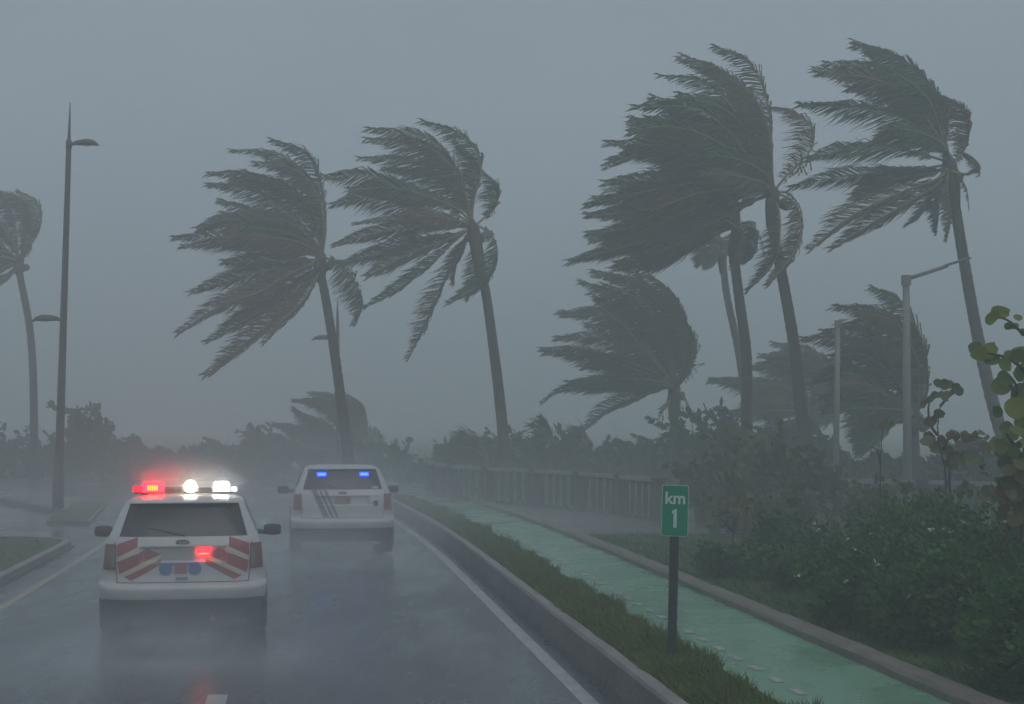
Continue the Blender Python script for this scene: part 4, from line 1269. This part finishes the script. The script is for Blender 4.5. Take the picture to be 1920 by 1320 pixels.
def make_car(loc, rz, label, tail_mats):
    t = thing('police_suv', loc, label, 'police car', 'police cars ahead on the road', rz)
    body_shell(0.47, 1.655, M['paint'], 'body', t)
    body_shell(0.24, 0.478, M['under'], 'underbody', t, recess=False)
    # tail: bumper, window, spoiler, seams
    patch('bumper', [(-0.93, 0.50), (0.93, 0.50), (0.955, 0.668), (-0.955, 0.668)], M['paint'], t, 0.045, 40, 6, skirt=0.06)
    patch('bumper_lip', [(-0.90, 0.25), (0.90, 0.25), (0.93, 0.495), (-0.93, 0.495)], M['black'], t, 0.02, 40, 6, skirt=0.05)
    patch('rear_window', [(-0.755, 1.225), (0.755, 1.225), (0.648, 1.60), (-0.648, 1.60)], M['glass'], t, 0.006, 30, 10)
    patch('spoiler', [(-0.655, 1.602), (0.655, 1.602), (0.62, 1.632), (-0.62, 1.632)], M['paint'], t, 0.06, 20, 3, skirt=0.14)
    for q in ([(-0.775, 0.69), (-0.765, 0.69), (-0.80, 1.16), (-0.81, 1.16)], [(0.765, 0.69), (0.775, 0.69), (0.81, 1.16), (0.80, 1.16)],
              [(-0.775, 0.685), (0.775, 0.685), (0.775, 0.693), (-0.775, 0.693)]):
        patch('tailgate_seam', q, M['gap'], t, 0.003, 20 if abs(q[0][0] - q[1][0]) > .1 else 1, 10, skirt=0.004)
    for s in (-1, 1):
        a, b = (-0.945, -0.785) if s < 0 else (0.785, 0.945)
        lamp_ = patch('tail_light', [(a, 0.835), (b, 0.835), (b - (0.02 if s > 0 else -0.0), 1.135), (a + (0.02 if s < 0 else 0.0), 1.135)], tail_mats[0], t, 0.022, 10, 8, skirt=0.035)
        c0, c1 = (-0.845, -0.80) if s < 0 else (0.80, 0.845)
        patch('reverse_lens', [(c0, 0.87), (c1, 0.87), (c1, 1.09), (c0, 1.09)], tail_mats[1], lamp_, 0.026, 3, 6, skirt=0.01)
        side_patch('rear_quarter_window', s, [(0.80, 1.24), (1.55, 1.24), (1.55, 1.575), (0.98, 1.575)], M['glass'], t)
        side_patch('rear_door_window', s, [(1.62, 1.22), (2.42, 1.22), (2.42, 1.59), (1.62, 1.59)], M['glass'], t)
        side_patch('front_door_window', s, [(2.50, 1.20), (3.20, 1.20), (2.78, 1.59), (2.50, 1.59)], M['glass'], t)
        mb = MB()
        for (yy) in (0.98, 3.86):
            n = 18
            for k in range(n + 1):
                a_ = math.pi * k / n
                for r in (0.39, 0.455):
                    z = 0.36 + r * math.sin(a_)
                    mb.v.append((s * (hw(max(z, .46)) + 0.006), yy + r * math.cos(a_), z))
            b_ = len(mb.v) - 2 * (n + 1)
            for k in range(n):
                mb.f.append((b_ + 2 * k, b_ + 2 * k + 1, b_ + 2 * k + 3, b_ + 2 * k + 2))
        mb.build('wheel_arch', M['black'], t)
        for yy in (0.98, 3.86):
            mb = MB()
            mb.tube([(s * .80, yy, .36), (s * .972, yy, .36)], 0.40, 24)
            mb.build('wheel_well', M['under'], t)
            wheel(t, s * 0.885, yy)
        mb = MB()                                               # mirror: stalk and housing
        mb.tube([(s * .87, 3.05, 1.09), (s * 1.05, 3.07, 1.07)], [0.035, 0.03], 8)
        secs = [(1.02, .05, .055), (1.05, .07, .070), (1.14, .08, .080), (1.23, .07, .070), (1.255, .04, .045)]
        b_ = len(mb.v)
        for x, ry_, rz_ in secs:
            for k in range(12):
                th = 2 * math.pi * k / 12
                cx_, sx_ = math.cos(th), math.sin(th)
                mb.v.append((s * x, 3.08 + ry_ * math.copysign(abs(cx_) ** .6, cx_), 1.105 + rz_ * math.copysign(abs(sx_) ** .6, sx_)))
        for i in range(len(secs) - 1):
            for k in range(12):
                mb.f.append((b_ + i * 12 + k, b_ + i * 12 + (k + 1) % 12, b_ + (i + 1) * 12 + (k + 1) % 12, b_ + (i + 1) * 12 + k))
        mb.f.append(tuple(b_ + 4 * 12 + k for k in range(12)))
        mb.f.append(tuple(b_ + k for k in range(12))[::-1])
        o = mb.build('mirror', M['black'], t)
        shade_auto(o, 60)
    mb = MB()
    w0, w1 = (0.02, 1.235), (-0.42, 1.33)
    mb.tube([(x_, rear(x_, z_) - 0.02, z_) for x_, z_ in (w0, ((w0[0] + w1[0]) / 2, (w0[1] + w1[1]) / 2), w1)], [0.012, 0.009, 0.006], 6)
    mb.build('wiper', M['black'], t)
    # windscreen and front lamps, seen only from elsewhere
    vs = []
    for zz, yy in ((1.16, 3.68), (1.60, 2.67)):
        for x in np.linspace(-1, 1, 9):
            w_ = hw(zz) * 0.88
            vs.append((x * w_, yy - 0.30 * abs(x) ** 3 + 0.012, zz + 0.008))
    link('windscreen', mesh_np('windscreen', vs, [(i, i + 1, 9 + i + 1, 9 + i) for i in range(8)], M['glass']), t)
    mb = MB()
    mb.tube([(0.35, 0.10, 0.27), (0.35, -0.02, 0.27)], 0.035, 10)
    mb.build('exhaust', M['chrome'], t)
    disc_patch('emblem', -0.01, 1.155, 0.082, 0.034, M['emblem'], t, 0.012)
    disc_patch('emblem_rim', -0.01, 1.155, 0.058, 0.018, M['chrome'], t, 0.015)
    return t

CAR_YAW = math.atan(-ROAD_T)
# nearer car: light bar, chevrons
ND = 3000 / 157.5
c = PX(342, 1195, ND)
near = make_car((c.x, ND, 0.0), R(10.2), 'nearer white police SUV with red chevrons and lit roof light bar', (M['tail_dark'], M['tail_clear']))
def tail_band(name, pts, mat, parent, off):
    patch(name, pts, mat, parent, off, 16, 6, recess=True, skirt=0.003)
# chevron field: cream ground with red bands rising to the middle
for s in (-1, 1):
    X = lambda v: s * v
    def band(a, b, c_, d, mat, off, name):
        q = [(X(a[0]), a[1]), (X(b[0]), b[1]), (X(c_[0]), c_[1]), (X(d[0]), d[1])]
        if s < 0: q = [q[1], q[0], q[3], q[2]]
        tail_band(name, q, mat, near, off)
    # corners given for the right-hand side: inner bottom, outer bottom, outer top, inner top
    band((0.535, 1.105), (0.775, 0.985), (0.775, 1.135), (0.535, 1.222), M['chevron'], 0.0045, 'chevron_stripe')
    band((0.45, 1.05), (0.775, 0.93), (0.775, 0.985), (0.535, 1.105), M['chevron_cream'], 0.0042, 'chevron_band')
    band((0.26, 1.02), (0.745, 0.79), (0.775, 0.93), (0.42, 1.08), M['chevron'], 0.0045, 'chevron_stripe')
    band((0.26, 0.965), (0.685, 0.755), (0.745, 0.79), (0.26, 1.02), M['chevron_cream'], 0.0042, 'chevron_band')
    band((0.26, 0.90), (0.60, 0.712), (0.685, 0.755), (0.26, 0.965), M['chevron'], 0.0045, 'chevron_stripe')
patch('licence_plate', [(-0.26, 0.945), (0.13, 0.945), (0.13, 1.09), (-0.26, 1.09)], M['plate'], near, 0.012, 4, 2, True)
patch('warning_light', [(0.165, 1.005), (0.315, 1.005), (0.315, 1.065), (0.165, 1.065)], M['red_led'], near, 0.03, 4, 2, True)
for k in range(6):
    patch('led', [(0.178 + k * .021, 1.013), (0.192 + k * .021, 1.013), (0.192 + k * .021, 1.027), (0.178 + k * .021, 1.027)], M['led_amber'], near, 0.034, 1, 1, True, 0.003)
disc_patch('blue_crest', -0.205, 0.845, 0.078, 0.078, M['blue_decal'], near, 0.006)
disc_patch('blue_crest', 0.135, 0.845, 0.078, 0.078, M['blue_decal2'], near, 0.006)
patch('red_crest', [(-0.105, 0.79), (0.045, 0.79), (0.045, 0.90), (-0.105, 0.90)], M['red_decal'], near, 0.007, 4, 2)
patch('blue_strip', [(-0.27, 0.885), (0.20, 0.885), (0.18, 0.92), (-0.25, 0.92)], M['blue_decal'], near, 0.005, 4, 2)
patch('tailgate_latch', [(-0.085, 0.712), (0.055, 0.712), (0.055, 0.748), (-0.085, 0.748)], M['navy'], near, 0.008, 4, 2)
# light bar on the roof
BY, BZ = 1.75, 1.672
mb = MB()
mb.box((-0.03, BY, BZ + 0.01), (1.26, 0.20, 0.02))
for s in (-1, 1): mb.box((s * 0.5 - 0.03, BY, BZ - 0.02), (0.08, 0.2, 0.05))
bar = mb.build('light_bar', M['black'], near)
def lens(name, x0, x1, h, mat, z0=BZ + 0.023, d=0.22, rnd=0.04):
    mb = MB()
    n = 10
    prof = [(-d / 2, 0), (-d / 2, h * .55), (-d / 2 + rnd, h * .92), (0, h), (d / 2 - rnd, h * .92), (d / 2, h * .55), (d / 2, 0)]
    xs = [x0, x0 + rnd * .5, (x0 + x1) / 2, x1 - rnd * .5, x1]
    sc = [0.75, 1, 1, 1, 0.75]
    for x, k in zip(xs, sc):
        for dy, dz in prof: mb.v.append((x, BY + dy * k, z0 + dz * k))
    m_ = len(prof)
    for i in range(len(xs) - 1):
        for j in range(m_ - 1):
            mb.f.append((i * m_ + j, (i + 1) * m_ + j, (i + 1) * m_ + j + 1, i * m_ + j + 1))
    mb.f += [tuple(range(m_))[::-1], tuple((len(xs) - 1) * m_ + j for j in range(m_))]
    return mb.build(name, mat, bar, smooth=True)
lens('end_lens', -0.68, -0.56, 0.075, M['red_dim'])
lens('red_lens', -0.56, -0.30, 0.105, M['red_glow'])
for k in range(5):
    mb = MB()
    mb.box((-0.485 + k * 0.027, BY - 0.118, BZ + 0.075), (0.019, 0.012, 0.062))
    mb.build('led', M['led_amber'], bar)
lens('dark_lens', -0.29, -0.05, 0.06, M['glass'])
lens('dark_lens', 0.14, 0.32, 0.05, M['glass'])
bm = bmesh.new()
bmesh.ops.create_uvsphere(bm, u_segments=20, v_segments=12, radius=0.078)
for v in bm.verts: v.co.y *= 0.6
me = bpy.data.meshes.new('spot_lamp')
for f in bm.faces: f.smooth = True
bm.to_mesh(me)
bm.free()
me.materials.append(M['white_lamp'])
link('spot_lamp', me, bar, loc=(0.045, BY - 0.06, BZ + 0.085))
lens('strobe_lens', 0.34, 0.54, 0.105, M['white_strobe'], z0=BZ + 0.04)
lens('end_lens', 0.56, 0.64, 0.06, M['white_small'])

# farther car: blue lights inside the window, slanted stripes
FD = 3000 / 98.5
c = PX(643, 1040, FD)
far = make_car((c.x, FD, c.z), CAR_YAW + 0.01, 'farther white police SUV with two blue window lights and slanted dark stripes', (M['tail_red'], M['tail_dark']))
for x in (-0.40, 0.415):
    patch('blue_light', [(x - 0.085, 1.475), (x + 0.085, 1.475), (x + 0.085, 1.54), (x - 0.085, 1.54)], M['blue_led'], far, 0.02, 4, 2, False, 0.015)
    patch('led', [(x - 0.06, 1.495), (x + 0.06, 1.495), (x + 0.06, 1.52), (x - 0.06, 1.52)], M['blue_core'], far, 0.024, 4, 1, False, 0.005)
for x0, w in ((-0.60, 0.10), (-0.46, 0.05), (-0.37, 0.06)):
    patch('side_stripe', [(x0 + 0.24, 0.70), (x0 + 0.24 + w, 0.70), (x0 + w, 1.215), (x0, 1.215)], M['navy'], far, 0.005, 4, 14, True, 0.003)
patch('licence_plate', [(-0.15, 0.95), (0.14, 0.95), (0.14, 1.09), (-0.15, 1.09)], M['plate_red'], far, 0.012, 4, 2, True)
disc_patch('round_crest', 0.615, 0.96, 0.055, 0.06, M['navy'], far, 0.006)
patch('window_sticker', [(0.56, 1.235), (0.68, 1.235), (0.67, 1.285), (0.56, 1.285)], M['plate'], far, 0.008, 4, 2, False, 0.002)

# ---------------------------------------------------------------- rain haze
def volume_mat(name, col, dens, aniso=0.15):
    m = bpy.data.materials.new(name)
    m.use_nodes = True
    nt = m.node_tree
    nt.nodes.clear()
    o = nt.nodes.new('ShaderNodeOutputMaterial')
    v = nt.nodes.new('ShaderNodeVolumePrincipled')
    v.inputs['Color'].default_value = (*col, 1)
    v.inputs['Density'].default_value = dens
    v.inputs['Anisotropy'].default_value = aniso
    nt.links.new(v.outputs['Volume'], o.inputs['Volume'])
    return m, v
mb = MB()
mb.box((0, 245, 7.2), (880, 680, 16.6))
hz = mb.build('haze', volume_mat('rain_haze', (0.915, 0.965, 0.978), HAZE_DENSITY)[0], kind='stuff')
tag(hz, 'grey-blue rain haze filling the air over the whole road', 'haze')

# tyre spray, low mist and an added halo cloud: mist that thins out towards the edge of each cloud
def spray(label, loc, r, dens, yaw=CAR_YAW, noise=0.6, nscale=2.2, sx=(1, 1, 1), step=2.0):
    bm = bmesh.new()
    bmesh.ops.create_icosphere(bm, subdivisions=3, radius=1.0)
    me = bpy.data.meshes.new('spray_and_halo_mist')
    bm.to_mesh(me)
    bm.free()
    m, v = volume_mat('spray_and_halo_volume', (0.92, 0.95, 0.97), 0.0)
    nt = m.node_tree
    tc = nt.nodes.new('ShaderNodeTexCoord')
    ln = nt.nodes.new('ShaderNodeVectorMath')
    ln.operation = 'LENGTH'
    nt.links.new(tc.outputs['Object'], ln.inputs[0])
    mr = nt.nodes.new('ShaderNodeMapRange')
    mr.interpolation_type = 'SMOOTHSTEP'
    mr.inputs['From Min'].default_value = 1.0
    mr.inputs['From Max'].default_value = 0.0
    nt.links.new(ln.outputs['Value'], mr.inputs['Value'])
    mp = nt.nodes.new('ShaderNodeMapping')
    mp.inputs['Scale'].default_value = sx
    nt.links.new(tc.outputs['Object'], mp.inputs['Vector'])
    nz = nt.nodes.new('ShaderNodeTexNoise')
    nz.inputs['Scale'].default_value = nscale
    nz.inputs['Detail'].default_value = 2.0
    nt.links.new(mp.outputs['Vector'], nz.inputs['Vector'])
    m2 = nt.nodes.new('ShaderNodeMapRange')
    m2.inputs['From Min'].default_value = 0.35
    m2.inputs['From Max'].default_value = 0.65
    m2.inputs['To Min'].default_value = dens * (1 - noise)
    m2.inputs['To Max'].default_value = dens * (1 + noise)
    nt.links.new(nz.outputs['Fac'], m2.inputs['Value'])
    mu = nt.nodes.new('ShaderNodeMath')
    mu.operation = 'MULTIPLY'
    nt.links.new(mr.outputs['Result'], mu.inputs[0])
    nt.links.new(m2.outputs['Result'], mu.inputs[1])
    nt.links.new(mu.outputs[0], v.inputs['Density'])
    m.cycles.volume_step_rate = step
    me.materials.append(m)
    o = link('spray_and_halo_mist', me, None, loc, 'stuff')
    o.rotation_euler = (0, 0, yaw)
    o.scale = r
    return tag(o, label, 'spray')
nx, fx = near.location.x, far.location.x
spray('veil of road spray trailing behind the nearer police SUV', (nx + 0.5, 15.2, 0.8), (3.2, 6.5, 1.8), 0.055, R(9), 0.6, 2.4)
spray('tyre spray swirling behind the nearer police SUV', (nx + 0.25, 16.9, 0.1), (2.5, 3.4, 0.62), 0.24, R(10), 0.8, 3.0)
spray('veil of road spray trailing behind the farther police SUV', (fx, 26.4, 0.9), (3.2, 6.5, 2.0), 0.057, CAR_YAW, 0.6, 2.4)
spray('tyre spray swirling behind the farther police SUV', (fx, 28.2, 0.15), (2.3, 3.2, 0.65), 0.22, CAR_YAW, 0.8, 3.0)
spray('thin mist hanging low over road and walkway', (-3.0, 42, 0.0), (20.0, 26.0, 3.6), 0.024, 0.0, 0.3, 3.0, step=3.0)
spray('added mist that makes the glow around the roof light bar of the nearer police SUV', (nx - 0.3, 20.7, 1.75), (1.05, 0.8, 0.52), 0.22, R(10), 0.2, 2.0)  # added mist ball, placed to strengthen the lamp halos
